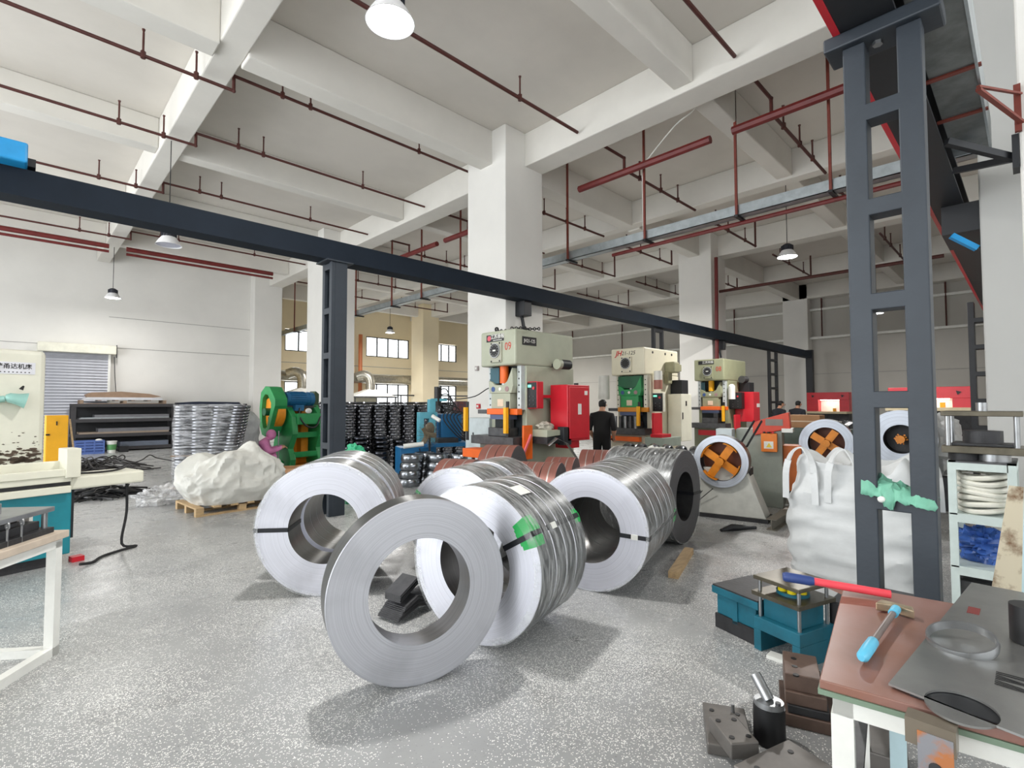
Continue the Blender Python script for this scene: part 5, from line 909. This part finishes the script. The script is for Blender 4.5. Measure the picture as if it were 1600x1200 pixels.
# ------------------------------------------------------------------ bulk bag, cloth, rack at the right
BAG = mat('bulk_bag_white', (206, 208, 208), 0.6, 0, 0.05, 4, 0.2, 10)
def bulk_bag(c, hx, hy, h, rz):
    """flexible bulk bag: near-square, bulging, horizontal creases, open crumpled top"""
    from mathutils import noise
    mb = MB(); nz = 44; na = 96
    for j in range(nz + 1):
        s_ = j / nz
        for i in range(na):
            a = 2 * PI * i / na; ca, sa = math.cos(a), math.sin(a); e = 0.42; z = h * s_
            k = 1 + 0.07 * math.sin(PI * min(1, s_ * 1.1)) - (0.10 * max(0, s_ - 0.78) / 0.22)
            x = hx * k * math.copysign(abs(ca) ** e, ca); y = hy * k * math.copysign(abs(sa) ** e, sa); v = Vector((x, y, z))
            cre = noise.noise(Vector((v.x * 1.6, v.y * 1.6, v.z * 6.5))); big = noise.noise(v * 2.2 + Vector((4, 0, 0))); rdg = abs(noise.noise(Vector((v.x * 2.4 + 9, v.y * 2.4, v.z * 5))))
            d = 0.05 * cre + 0.06 * big - 0.09 * rdg - 0.05 * abs(noise.noise(Vector((v.x * 5, v.y * 5, v.z * 11)))); zz = z + (0.09 * noise.noise(Vector((ca * 2, sa * 2, 3))) + 0.05 * math.sin(5 * a)) * max(0, s_ - 0.7) / 0.3
            mb.v.append((x * (1 + d), y * (1 + d), max(0, zz)))
    for j in range(nz):
        for i in range(na): mb.f.append((j * na + i, j * na + (i + 1) % na, (j + 1) * na + (i + 1) % na, (j + 1) * na + i))
    # mouth folding inwards
    o_ = len(mb.v)
    for q, (kk, dz) in enumerate(((0.86, -0.02), (0.62, -0.08), (0.3, -0.1))):
        for i in range(na):
            p = mb.v[nz * na + i]; mb.v.append((p[0] * kk, p[1] * kk, p[2] + dz + 0.03 * noise.noise(Vector((p[0] * 5 * kk, p[1] * 5, q)))))
    for q in range(3):
        r0 = nz * na if q == 0 else o_ + (q - 1) * na; r1 = o_ + q * na
        for i in range(na): mb.f.append((r0 + i, r0 + (i + 1) % na, r1 + (i + 1) % na, r1 + i))
    mb.f.append(tuple(o_ + 2 * na + i for i in range(na)))
    t = thing('bulk_bag', 'big white bulk bag standing behind the tall ladder-like post', 'bulk bag', c, rz); mb.build('bag_body', BAG, t, True)
    for (x, y, dx) in ((-hx * 0.98, hy * 0.72, 0.14), (-hx * 0.98, hy * 0.05, 0.16), (-hx * 0.2, -hy * 0.9, 0.14)):
        pts = [(x - 0.03, y + 0.09, h * 0.72), (x - 0.04, y + 0.08, h * 0.95), (x, y + 0.04, h * 1.08), (x + 0.03, y - 0.03, h * 1.11), (x, y - 0.1, h * 1.02), (x - 0.04, y - 0.13, h * 0.9), (x - 0.05, y - 0.14, h * 0.7)]
        lp = MB()
        sp_ = smooth_pts(pts, 5)
        for p, q in zip(sp_, sp_[1:]): lp.bar(p, p + (q - p) * 1.15, 0.05, 0.01)
        lp.build('lifting_loop', BAG, t)
    return t
bulk_bag((5.25, 1.08, 0), 0.47, 0.47, 1.1, 0.0)
# green cloth thrown over a rung of the post
cl = MB(); nu, nv = 34, 16
from mathutils import noise as _nz
for j in range(nv + 1):
    for i in range(nu + 1):
        u = i / nu; v = j / nv; y = 0.665 - 0.31 * u; w_ = 0.10 * (1 - 0.55 * u); ang = (v - 0.5) * 2
        x = 3.36 + ang * 0.09; z = 1.135 + w_ * (1 - ang * ang) * (0.9 + 0.5 * _nz.noise(Vector((u * 6, v * 4, 0)))) - 0.05 * u + 0.02 * _nz.noise(Vector((u * 16, v * 9, 2)))
        if ang < -0.75: z -= (abs(ang) - 0.75) * (0.25 if 0.3 < u < 0.5 else 0.08)
        cl.v.append((x, y + 0.02 * _nz.noise(Vector((u * 9, v * 9, 5))), z))
for j in range(nv):
    for i in range(nu): a = j * (nu + 1) + i; cl.f.append((a, a + 1, a + nu + 2, a + nu + 1))
o = cl.build('green_cloth', mat('mint_cloth', (120, 186, 160), 0.6, 0, 0.12, 8), None, True); md = o.modifiers.new('t', 'SOLIDIFY'); md.thickness = 0.004; tag(o, 'mint green cloth draped over a rung of the ladder-like post', 'cloth')
tag(MB().sphere((3.28, 0.575, 1.095), 0.018).build('plastic_ball', WHITE, None, True), 'small white ball fixed below the green cloth', 'ball')
# pale steel rack with die, hoses and pipes
rk = thing('storage_rack', 'pale green-white steel rack holding a die set and white hoses', 'rack', (4.68, 0.09, 0)); PGW = mat('pale_green_white', (196, 208, 204), 0.5, 0, 0.06, 6)
for x in (0, 0.5):
    for y in (0, 0.30): B('post', PGW, rk, x, x + 0.045, y, y + 0.045, 0, 1.2)
for z in (0.42, 0.78, 1.14):
    B('rail', PGW, rk, 0, 0.045, 0.04, 0.3, z, z + 0.05); B('rail', PGW, rk, 0.5, 0.545, 0.04, 0.3, z, z + 0.05); B('rail', PGW, rk, 0.045, 0.5, 0, 0.045, z, z + 0.045); B('rail', PGW, rk, 0.045, 0.5, 0.3, 0.345, z, z + 0.045)
B('shelf', STEELD, rk, 0, 0.54, 0, 0.34, 1.19, 1.2); B('shelf', PGW, rk, 0, 0.54, 0, 0.34, 0.83, 0.84); B('shelf', PGW, rk, 0, 0.54, 0, 0.34, 0.47, 0.48)
die_set('die_set', 'large dark steel die set on top of the pale rack', (4.93, 0.26, 1.25), PI / 2, 0.42, 0.36, (mat('oily_steel', (104, 98, 84), 0.4, 0.6, 0.2, 6), IRON, MATS['oily_steel']), (0.05, 0.02, 0.19, 0.035), spring=False)
for k, (y, m) in enumerate(((0.2, STEEL), (0.36, IRON))): tag(MB().cyl((4.86, y, 1.2), (4.86, y, 1.25), 0.085, n=24).build('die_ring', m, None, True), ('bright round die ring under the die set on the pale rack', 'dark round die ring under the die set on the pale rack')[k], 'ring')
hs = thing('hose_bundle', 'coiled white hoses on the middle shelf of the pale rack', 'hose', (4.93, 0.26, 0.85)); HW = mat('hose_white', (222, 220, 208), 0.5)
for k in range(7):
    a = 0.16 + 0.008 * (k % 3); b = 0.13 + 0.006 * (k % 2); MB().tube([((0.24 + 0.01 * (k % 2)) * math.cos(i * PI / 12) * 0.95, b * math.sin(i * PI / 12) * 1.05, 0.018 + k * 0.038 + 0.012 * math.sin(i * 0.5 + k)) for i in range(25)], 0.018, 8).build('hose_turn', HW, hs, True)
blob('blue_plastic_bag', 'blue plastic bag on the low shelf of the pale rack', 'bag', (4.95, 0.28, 0.6), (0.2, 0.16, 0.12), mat('blue_film', (70, 110, 190), 0.3, 0, 0.2, 8), 0.4, 2, 3)
for k in range(4): tag(MB().box(4.78 + 0.1 * k, 4.85 + 0.1 * k, 0.1, 0.42, 0.02 + 0.02 * k, 0.36).build('steel_offcut', STEELD), 'dark steel offcut, %s from the front at the bottom of the pale rack' % ORD[k], 'steel offcut', 'steel offcuts at the bottom of the pale rack')
tag(MB().bar((3.55, 0.2, 0.0), (4.05, 0.04, 1.12), 0.13, 0.07).build('leaning_channel', mat('rusty_cream', (206, 196, 172), 0.7, 0, 0.25, 8, rgb2=(120, 92, 66), thr=(0.5, 0.66))), 'stained cream steel channel leaning in front of the pale rack', 'steel channel')
tag(MB().bar((3.3, 0.06, 0), (3.62, 0.01, 1.2), 0.07, 0.07).build('steel_upright', mat('pale_blue_paint', (176, 200, 206), 0.5)), 'pale blue steel bar leaning at the right edge of the photo', 'steel bar')
# ------------------------------------------------------------------ foreground table, right
ft = thing('work_table', 'white steel-frame table with a brown board at the bottom right', 'table', (1.7, 0.46, 0), math.radians(9)); BOARD = mat('brown_board', (140, 106, 98), 0.35, 0, 0.14, 3, rgb2=(132, 88, 70))
B('table_top', BOARD, ft, 0, 0.98, -1.0, 0.0, 0.77, 0.795, 0.003); B('top_edge', mat('green_edge', (120, 140, 120), 0.5), ft, -0.004, 0.984, -1.004, 0.004, 0.755, 0.77)
MB().prism([(0.96, -0.01), (0.98, 0.09), (0.9, 0.0)], 'z', 0.77, 0.795).build('board_corner', BOARD, ft)
for x in (0.02, 0.9):
    for y in (-0.08, -0.9): B('leg', WHITE, ft, x, x + 0.055, y, y + 0.055, 0, 0.70)
for y in (-0.08, -0.9): B('rail', WHITE, ft, 0.02, 0.955, y, y + 0.05, 0.7, 0.755); B('rail', STEELD, ft, 0.02, 0.955, y, y + 0.04, 0.3, 0.34)
for x in (0.02, 0.9): B('rail', WHITE, ft, x, x + 0.05, -0.9, -0.03, 0.7, 0.755); B('rail', STEELD, ft, x, x + 0.04, -0.9, -0.03, 0.36, 0.4)
B('side_brace', mat('pale_blue_paint', (176, 200, 206), 0.5), ft, 0.12, 0.16, -0.2, -0.16, 0, 0.7)
# punched steel sheet with two holes, lying on the table
def sheet_with_holes():
    bm = bmesh.new(); outer = [(1.79, 0.31), (3.05, 0.215), (3.0, -0.9), (1.6, -0.7)]; holes = [((1.785, 0.155), 0.088, 0.075)]
    ov = [bm.verts.new((x, y, 0)) for x, y in outer]; edges = [bm.edges.new((ov[i], ov[(i + 1) % 4])) for i in range(4)]
    for (cx, cy), ra, rb in holes:
        hv = [bm.verts.new((cx + ra * math.cos(k * PI / 24), cy + rb * math.sin(k * PI / 24), 0)) for k in range(48)]; edges += [bm.edges.new((hv[i], hv[(i + 1) % 48])) for i in range(48)]
    bmesh.ops.triangle_fill(bm, use_beauty=True, edges=edges)
    me = bpy.data.meshes.new('punched_sheet'); bm.to_mesh(me); bm.free(); me.materials.append(mat('mill_sheet', (154, 154, 152), 0.32, 0.7, 0.1, 4)); o = bpy.data.objects.new('punched_sheet', me); COL.objects.link(o); md = o.modifiers.new('t', 'SOLIDIFY'); md.thickness = 0.006; md.offset = 1; o.location = (0, 0, 0.802); return o
tag(MB().box(1.78, 1.95, -0.05, 0.26, 0.797, 0.8005).build('hole_shade_plate', STEELBLK), 'added black plate standing in for the shade below the sheet hole', 'steel plate')  # added plate, its black stands for the shade under the hole
ps = tag(sheet_with_holes(), 'grey steel sheet with a punched round hole on the brown-topped table', 'steel sheet')
B('red_paint_spot', mat('paint_dark_red', (120, 46, 44), 0.5), ps, 2.6, 2.68, 0.165, 0.2, 0.006, 0.0075)
sc = MB(); rs = random.Random(9)
for k in range(8): x = 2.0 + 0.013 * k; sc.bar((x, 0.10, 0.0075), (x + rs.uniform(-0.02, 0.01), 0.02 - rs.random() * 0.04, 0.0075), 0.004, 0.001)
sc.build('marker_scrawl', BLACK, ps)
tag(MB().lathe([(0.085, 0), (0.09, 0), (0.093, 0.014), (0.09, 0.028), (0.085, 0.028)], 40, (2.23, 0.185, 0.815), (-0.25, 0.1, 1), True).build('steel_ring', STEEL, None, True), 'thin bright steel ring lying tilted on the steel sheet', 'ring')
tag(MB().cyl((2.42, 0.03, 0.81), (2.42, 0.03, 0.93), 0.05, n=16).build('black_pot', BLACK, None, True), 'black cylinder on the steel sheet at the right edge of the photo', 'pot')
# hammer
hm = thing('hammer', 'hammer with a light blue handle lying on the brown board', 'hammer', (1.89, 0.39, 0.82)); HB = mat('hammer_blue', (96, 190, 224), 0.4)
MB().tube([(0.15, 0, 0), (0.5, -0.005, 0.004)], 0.011, 10).build('shaft', mat('hammer_shaft', (128, 116, 112), 0.4, 0.3), hm, True); MB().tube([(-0.015, 0.002, 0), (0.0, 0, 0.0), (0.08, 0, 0), (0.14, 0, 0), (0.15, 0, 0)], [0.01, 0.017, 0.018, 0.017, 0.013], 12).build('grip', HB, hm, True); MB().cyl((0.45, -0.005, 0.004), (0.51, -0.005, 0.004), 0.016, n=12).build('collar', HB, hm, True)
MB().prism([(0.51, -0.06), (0.56, -0.05), (0.565, 0.05), (0.51, 0.06), (0.53, 0.0)], 'z', -0.02, 0.012).build('head', mat('head_steel', (190, 168, 140), 0.35, 0.7, 0.2, 12), hm, bevel=0.005)
# long lever with blue grip
lb_ = thing('lever_handle', 'long red lever with a blue grip sticking out over the teal dies', 'handle', (2.55, 0.53, 0.83)); MB().cyl((0.03, -0.1, -0.01), (-0.055, 0.16, 0.0), 0.016, n=12).build('lever_tube', mat('coral_red', (226, 72, 84), 0.4), lb_, True); MB().tube([(-0.055, 0.155, 0), (-0.06, 0.17, 0), (-0.085, 0.26, 0.002), (-0.09, 0.27, 0.002)], [0.016, 0.02, 0.021, 0.016], 12).build('grip', mat('navy_grip', (40, 62, 120), 0.5), lb_, True)
# copper strip and clamp at the table front
cs = thing('copper_strip', 'drilled copper strip hanging off the front of the brown-topped table', 'copper strip', (1.66, 0.2, 0.795)); cpp = MB(); cpp.box(-0.006, 0.0, -0.04, 0.03, -0.4, -0.02); cpp.build('bar', mat('copper', (196, 128, 84), 0.35, 0.7, 0.15, 8, rgb2=(150, 150, 155), thr=(0.5, 0.6)), cs); MB().cyl((-0.009, -0.005, -0.1), (-0.006, -0.005, -0.1), 0.014, n=14).build('hole_rim', IRON, cs); B('clamp', mat('clamp_clear', (120, 110, 96), 0.3, 0.3), cs, -0.004, 0.05, -0.045, 0.055, -0.06, 0.003)
# ------------------------------------------------------------------ dies and scrap on the floor, right
TD = mat('teal_die_paint', (26, 104, 124), 0.45, 0, 0.15, 5)
da = thing('die_block', 'low teal die block with a dark top, left of the sprung die', 'die block', (3.78, 1.42, 0), math.radians(-18)); B('foot', IRON, da, -0.2, 0.2, -0.17, 0.17, 0, 0.1); B('body', TD, da, -0.19, 0.19, -0.16, 0.16, 0.1, 0.24, 0.006); B('top_plate', TD, da, -0.21, 0.21, -0.19, 0.19, 0.24, 0.29, 0.004); B('top_face', IRON, da, -0.205, 0.205, -0.185, 0.185, 0.29, 0.3); B('rib', TD, da, -0.2, -0.185, -0.02, 0.02, 0.08, 0.25)
t = die_set('die_set', 'teal die set with yellow springs on the floor beside the bulk bag', (3.62, 1.12, 0), math.radians(72), 0.32, 0.34, (TD, TD, mat('oily_steel', (104, 98, 84), 0.4)), (0.08, 0.14, 0.1, 0.025), puck=False, bolster=0.13); B('mid_plate', MATS['oily_steel'], t, -0.165, 0.165, -0.18, 0.18, 0.35, 0.375)
tag(B('white_block', WHITE, None, 3.42, 3.5, 1.1, 1.22, 0, 0.02), 'white card on the floor under the teal die set', 'card')
tag(B('dark_crate', BLACK, None, 3.75, 4.2, 0.72, 0.95, 0, 0.34, 0.01), 'black box on the floor between the teal die set and the ladder post', 'box')
BRN = mat('brown_steel', (112, 92, 82), 0.5, 0.3, 0.18, 6)
st_ = thing('steel_plate_stack', 'stack of brown rusty die plates beside the white table leg', 'steel plates', (2.98, 0.86, 0), math.radians(20))
for k, (w_, d_, z0, z1) in enumerate(((0.34, 0.26, 0.0, 0.06), (0.32, 0.2, 0.06, 0.10), (0.3, 0.22, 0.10, 0.16), (0.26, 0.22, 0.16, 0.24))): B('plate', BRN if k != 1 else IRON, st_, -w_ / 2, w_ / 2, -d_ / 2 + 0.02 * k, d_ / 2, z0, z1, 0.004)
for k in range(3): MB().cyl((0.05 - 0.09 * k, 0.06, 0.235), (0.05 - 0.09 * k, 0.06, 0.242), 0.014, n=10).build('bolt_hole', BLACK, st_)
sh = thing('spindle_block', 'dark block with a polished steel shaft standing on the floor, bottom right', 'machine part', (2.6, 0.92, 0), 0.3); MB().cyl((0, 0, 0), (0.01, 0.0, 0.16), 0.07, n=20).build('body', BLACK, sh, True); MB().cyl((0.01, 0, 0.16), (0.012, 0, 0.185), 0.065, n=20).build('collar', STEEL, sh, True); MB().cyl((0.012, 0, 0.185), (0.06, 0.06, 0.27), 0.026, n=16).build('shaft', STEEL, sh, True); MB().cyl((-0.02, -0.04, 0.185), (-0.02, -0.04, 0.2), 0.012, n=8).build('screw', STEELD, sh)
GP = mat('grey_plate', (116, 112, 108), 0.45, 0.4, 0.14, 6)
PL = [((2.5, 1.08, 0), 0.5, (0.34, 0.2, 0.05), 'oblong grey steel plate at the bottom edge, left of the shaft block'), ((2.38, 1.0, 0.05), 0.9, (0.2, 0.13, 0.07), 'small ribbed steel block lying on the oblong plate'), ((2.3, 0.72, 0), -0.3, (0.36, 0.3, 0.1), 'large drilled steel plate under the front of the brown-topped table'), ((2.75, 0.55, 0), 0.2, (0.3, 0.26, 0.14), 'rusty round-cornered block in the shade under the table'), ((2.4, 0.1, 0), 0.1, (0.5, 0.4, 0.12), 'dark steel slab deep under the brown-topped table')]
for c, rz, d, lb in PL:
    t = thing('steel_block', lb, 'steel plate', c, rz); B('slab', GP, t, -d[0] / 2, d[0] / 2, -d[1] / 2, d[1] / 2, 0, d[2], 0.006)
    for k in range(4): MB().cyl(((k % 2 - 0.5) * d[0] * 0.6, (k // 2 - 0.5) * d[1] * 0.6, d[2]), ((k % 2 - 0.5) * d[0] * 0.6, (k // 2 - 0.5) * d[1] * 0.6, d[2] + 0.003), 0.012, n=10).build('bolt_hole', BLACK, t)
tag(MB().cyl((2.62, 1.1, 0), (2.62, 1.1, 0.09), 0.009, n=8).build('steel_pin', STEEL), 'short steel pin upright beside the oblong plate', 'pin')
# ------------------------------------------------------------------ extraction hood and duct by the far windows
FO = mat('foil_duct', (186, 182, 170), 0.3, 0.8, 0.15, 10)
t = thing('exhaust_duct', 'round foil exhaust duct running below the far upper windows', 'duct', (0, 25.6, 3.0)); MB().cyl((8.3, 0, 0), (27, 0, 0), 0.27, n=20).build('duct_run', FO, t, True)
for k, (x, lb) in enumerate(((9.6, 'left extraction hood with a bent foil pipe, behind the green press'), (13.2, 'right extraction hood with a bent foil pipe, above the black ring stacks'))):
    t = thing('extraction_hood', lb, 'extraction hood', (x, 24.6, 0)); MB().tube([(-0.3, 0.4, 3.05), (0.0, 0.2, 3.15), (0.22, 0.05, 3.0), (0.28, 0, 2.7), (0.28, 0, 2.35)], 0.24, 14).build('bent_pipe', FO, t, True)
    MB().add([(-0.9, -0.6, 2.0), (1.5, -0.6, 2.0), (1.5, 0.6, 2.0), (-0.9, 0.6, 2.0), (0.08, -0.2, 2.38), (0.48, -0.2, 2.38), (0.48, 0.2, 2.38), (0.08, 0.2, 2.38)], [(0, 1, 5, 4), (1, 2, 6, 5), (2, 3, 7, 6), (3, 0, 4, 7), (4, 5, 6, 7)]).build('canopy', WHITE, t)
    B('canopy_rim', STEELD, t, -0.95, 1.55, -0.62, 0.62, 1.93, 2.0)
    for xx in (-0.9, 1.45): B('leg', STEELD, t, xx, xx + 0.06, -0.55, -0.5, 0, 1.93)
    B('curtain', mat('hood_curtain', (206, 202, 180), 0.6), t, -0.9, 0.9, 0.5, 0.52, 1.3, 1.93)
t = thing('pipe_rail', 'grey steel service rail along the far window wall', 'rail', (0, 24.9, 2.05)); B('rail', STEELD, t, 14.6, 24, -0.04, 0.04, 0, 0.08); 
for x in (15.5, 19, 23): B('rail_post', STEELD, t, x, x + 0.06, -0.03, 0.03, -2.05, 0)
# ------------------------------------------------------------------ people
def skin_body(name, nodes, edges, root, parent, mats, pick):
    """one continuous figure grown round a jointed skeleton; pick(centre) chooses the material slot of a face"""
    me = bpy.data.meshes.new('sk'); keys = list(nodes); me.from_pydata([nodes[k][:3] for k in keys], [(keys.index(a), keys.index(b)) for a, b in edges], [])
    ob = bpy.data.objects.new('sk', me); COL.objects.link(ob); ob.modifiers.new('s', 'SKIN'); ss = ob.modifiers.new('u', 'SUBSURF'); ss.levels = 2; ss.render_levels = 2
    for i, k in enumerate(keys):
        r = nodes[k][3]; v = me.skin_vertices[0].data[i]; v.radius = r if isinstance(r, tuple) else (r, r); v.use_root = (k == root)
    dg = bpy.context.evaluated_depsgraph_get(); m2 = bpy.data.meshes.new_from_object(ob.evaluated_get(dg)); bpy.data.objects.remove(ob)
    m2.materials.clear()
    for m in mats: m2.materials.append(m)
    for p in m2.polygons: p.material_index = pick(p.center); p.use_smooth = True
    return inst(m2, name, parent)
SKN = mat('skin_tone', (196, 146, 118), 0.55); HAIR = mat('black_hair', (18, 16, 16), 0.6); BLKC = mat('black_clothing', (20, 20, 22), 0.85); PINK = mat('pink_jacket', (236, 146, 200), 0.8, 0, 0.1, 6); DRKC = mat('dark_clothing', (40, 42, 50), 0.85)
def stand_person(label, loc, rz, shirt, trousers, bow=0.06):
    """standing figure facing local -Y, head bowed, forearms forward"""
    N = {'pel': (0, 0, 0.92, (0.185, 0.14)), 'wai': (0, 0, 1.05, (0.18, 0.135)), 'che': (0, -0.02, 1.24, (0.2, 0.145)), 'sho': (0, -0.02, 1.36, (0.16, 0.1)), 'nec': (0, -0.04, 1.44, 0.05), 'hd0': (0, -0.075, 1.51, (0.066, 0.078)), 'hd1': (0, -0.09 - bow, 1.58, (0.07, 0.088)), 'hd2': (0, -0.085 - bow * 0.8, 1.64, (0.055, 0.068))}
    E_ = [('pel', 'wai'), ('wai', 'che'), ('che', 'sho'), ('sho', 'nec'), ('nec', 'hd0'), ('hd0', 'hd1'), ('hd1', 'hd2')]
    for s_, n in ((-1, 'l'), (1, 'r')):
        N.update({n + 'hip': (s_ * 0.09, 0, 0.86, 0.115), n + 'kne': (s_ * 0.1, -0.01, 0.48, 0.085), n + 'ank': (s_ * 0.105, 0.02, 0.09, 0.06), n + 'toe': (s_ * 0.115, -0.13, 0.035, 0.035),
                  n + 'shd': (s_ * 0.19, -0.02, 1.35, 0.085), n + 'elb': (s_ * 0.255, 0.03, 1.08, 0.06), n + 'wri': (s_ * 0.215, -0.13, 0.92, 0.035), n + 'pal': (s_ * 0.205, -0.185, 0.885, (0.035, 0.018))})
        E_ += [('pel', n + 'hip'), (n + 'hip', n + 'kne'), (n + 'kne', n + 'ank'), (n + 'ank', n + 'toe'), ('sho', n + 'shd'), (n + 'shd', n + 'elb'), (n + 'elb', n + 'wri'), (n + 'wri', n + 'pal')]
        for q in range(4):
            o_ = (q - 1.5) * 0.019; ln = (0.07, 0.085, 0.08, 0.062)[q]
            N[n + 'f%d' % q] = (s_ * 0.205 + o_, -0.225, 0.858, 0.0095); N[n + 'g%d' % q] = (s_ * 0.205 + o_, -0.225 - ln * 0.35, 0.858 - ln * 0.7, 0.008); E_ += [(n + 'pal', n + 'f%d' % q), (n + 'f%d' % q, n + 'g%d' % q)]
        N[n + 't0'] = (s_ * 0.168, -0.175, 0.875, 0.011); N[n + 't1'] = (s_ * 0.155, -0.215, 0.85, 0.009); E_ += [(n + 'pal', n + 't0'), (n + 't0', n + 't1')]
    t = thing('person', label, 'person', loc, rz)
    def pick(c):
        if c.z > 1.445: return 0
        if abs(c.x) > 0.19 and c.z < 1.06 and c.z > 0.72: return 0
        if c.z < 0.96 and not (abs(c.x) > 0.19 and c.z > 0.75): return 2
        return 1
    skin_body('body', N, E_, 'pel', t, [SKN, shirt, trousers], pick)
    hc = (0, -0.07 - bow * 0.8, 1.615); h = MB(); s2 = MB().sphere((0, 0, 0), 1, nu=18, nv=12)
    h.v = [(hc[0] + 0.083 * p[0], hc[1] + 0.02 + 0.095 * p[1], hc[2] + 0.075 * p[2] - (0.035 if p[1] > 0.2 and p[2] < 0 else 0)) for p in s2.v if True]; h.f = [f for f in s2.f if not any(s2.v[i][2] < -0.25 and s2.v[i][1] < 0.1 for i in f)]
    h.build('hair', HAIR, t, True); f = MB(); fy = -0.165 - bow * 1.6
    for s_ in (-1, 1): f.sphere((s_ * 0.03, fy + 0.012, 1.585), 0.010, nu=8, nv=6)
    f.build('eyes', BLACK, t, True); f = MB().sphere((0, fy - 0.004, 1.555), 0.014, (0.8, 1.2, 1.4), 8, 6); f.sphere((-0.075, -0.085 - bow, 1.57), 0.02, (0.5, 0.9, 1.4), 8, 6); f.sphere((0.075, -0.085 - bow, 1.57), 0.02, (0.5, 0.9, 1.4), 8, 6); f.build('nose_and_ears', SKN, t, True); MB().sphere((0, fy + 0.012, 1.525), 0.02, (1.1, 0.4, 0.3), 8, 6).build('mouth', mat('lip', (160, 96, 90), 0.5), t, True)
    return t
stand_person('person in black clothes with dark hair, looking down beside the cream press', (8.62, 6.2, 0), math.radians(115), BLKC, BLKC)
stand_person('far person with dark hair in front of the lattice post, only the head showing', (17.6, 5.75, -0.0), math.radians(60), DRKC, DRKC)
stand_person('far person with dark hair above the parts heap, left of the red machine', (17.9, 5.3, -0.0), math.radians(80), DRKC, DRKC)
def seated_person(label, loc, rz, m):
    """seated figure leaning forward to work, facing local -Y; hooded jacket"""
    N = {'pel': (0, 0.1, 0.3, (0.21, 0.17)), 'wai': (0, 0.05, 0.44, (0.19, 0.17)), 'che': (0, -0.06, 0.62, (0.21, 0.17)), 'sho': (0, -0.13, 0.73, (0.17, 0.13)), 'nec': (0, -0.19, 0.8, 0.07), 'hd0': (0, -0.24, 0.84, (0.075, 0.08)), 'hd1': (0, -0.29, 0.89, (0.085, 0.095)), 'hd2': (0, -0.31, 0.95, (0.065, 0.075))}
    E_ = [('pel', 'wai'), ('wai', 'che'), ('che', 'sho'), ('sho', 'nec'), ('nec', 'hd0'), ('hd0', 'hd1'), ('hd1', 'hd2')]
    for s_, n in ((-1, 'l'), (1, 'r')):
        N.update({n + 'hip': (s_ * 0.12, 0.02, 0.28, 0.12), n + 'kne': (s_ * 0.16, -0.34, 0.46, 0.09), n + 'ank': (s_ * 0.14, -0.3, 0.09, 0.05), n + 'toe': (s_ * 0.15, -0.44, 0.035, 0.036), n + 'shd': (s_ * 0.22, -0.12, 0.71, 0.095), n + 'elb': (s_ * 0.3, -0.22, 0.52, 0.08), n + 'wri': (s_ * 0.18, -0.46, 0.6, 0.045), n + 'pal': (s_ * 0.14, -0.52, 0.62, (0.035, 0.02))})
        E_ += [('pel', n + 'hip'), (n + 'hip', n + 'kne'), (n + 'kne', n + 'ank'), (n + 'ank', n + 'toe'), ('sho', n + 'shd'), (n + 'shd', n + 'elb'), (n + 'elb', n + 'wri'), (n + 'wri', n + 'pal')]
        for q in range(4): o_ = (q - 1.5) * 0.018; N[n + 'f%d' % q] = (s_ * 0.13 + o_, -0.57, 0.61, 0.0095); N[n + 'g%d' % q] = (s_ * 0.13 + o_, -0.6, 0.58, 0.008); E_ += [(n + 'pal', n + 'f%d' % q), (n + 'f%d' % q, n + 'g%d' % q)]
        N[n + 't0'] = (s_ * 0.1, -0.52, 0.61, 0.011); N[n + 't1'] = (s_ * 0.09, -0.565, 0.6, 0.009); E_ += [(n + 'pal', n + 't0'), (n + 't0', n + 't1')]
    t = thing('person', label, 'person', loc, rz)
    skin_body('body', N, E_, 'pel', t, [SKN, m, DRKC], lambda c: 0 if (c.y < -0.48 and c.z > 0.5) or (c.z > 0.83 and c.y < -0.33) else (2 if c.z < 0.2 else 1))
    MB().sphere((0, -0.255, 0.9), 1, (0.105, 0.11, 0.12), 16, 10).build('hood', m, t, True)
    return t
seated_person('person in a pink hooded jacket working at the green press', (4.0, 12.4, 0), math.radians(70), PINK)
tag(MB().cyl((3.9, 12.47, 0), (3.9, 12.47, 0.18), 0.14, n=16).build('stool', IRON, None, True), 'round stool under the person in pink', 'stool')
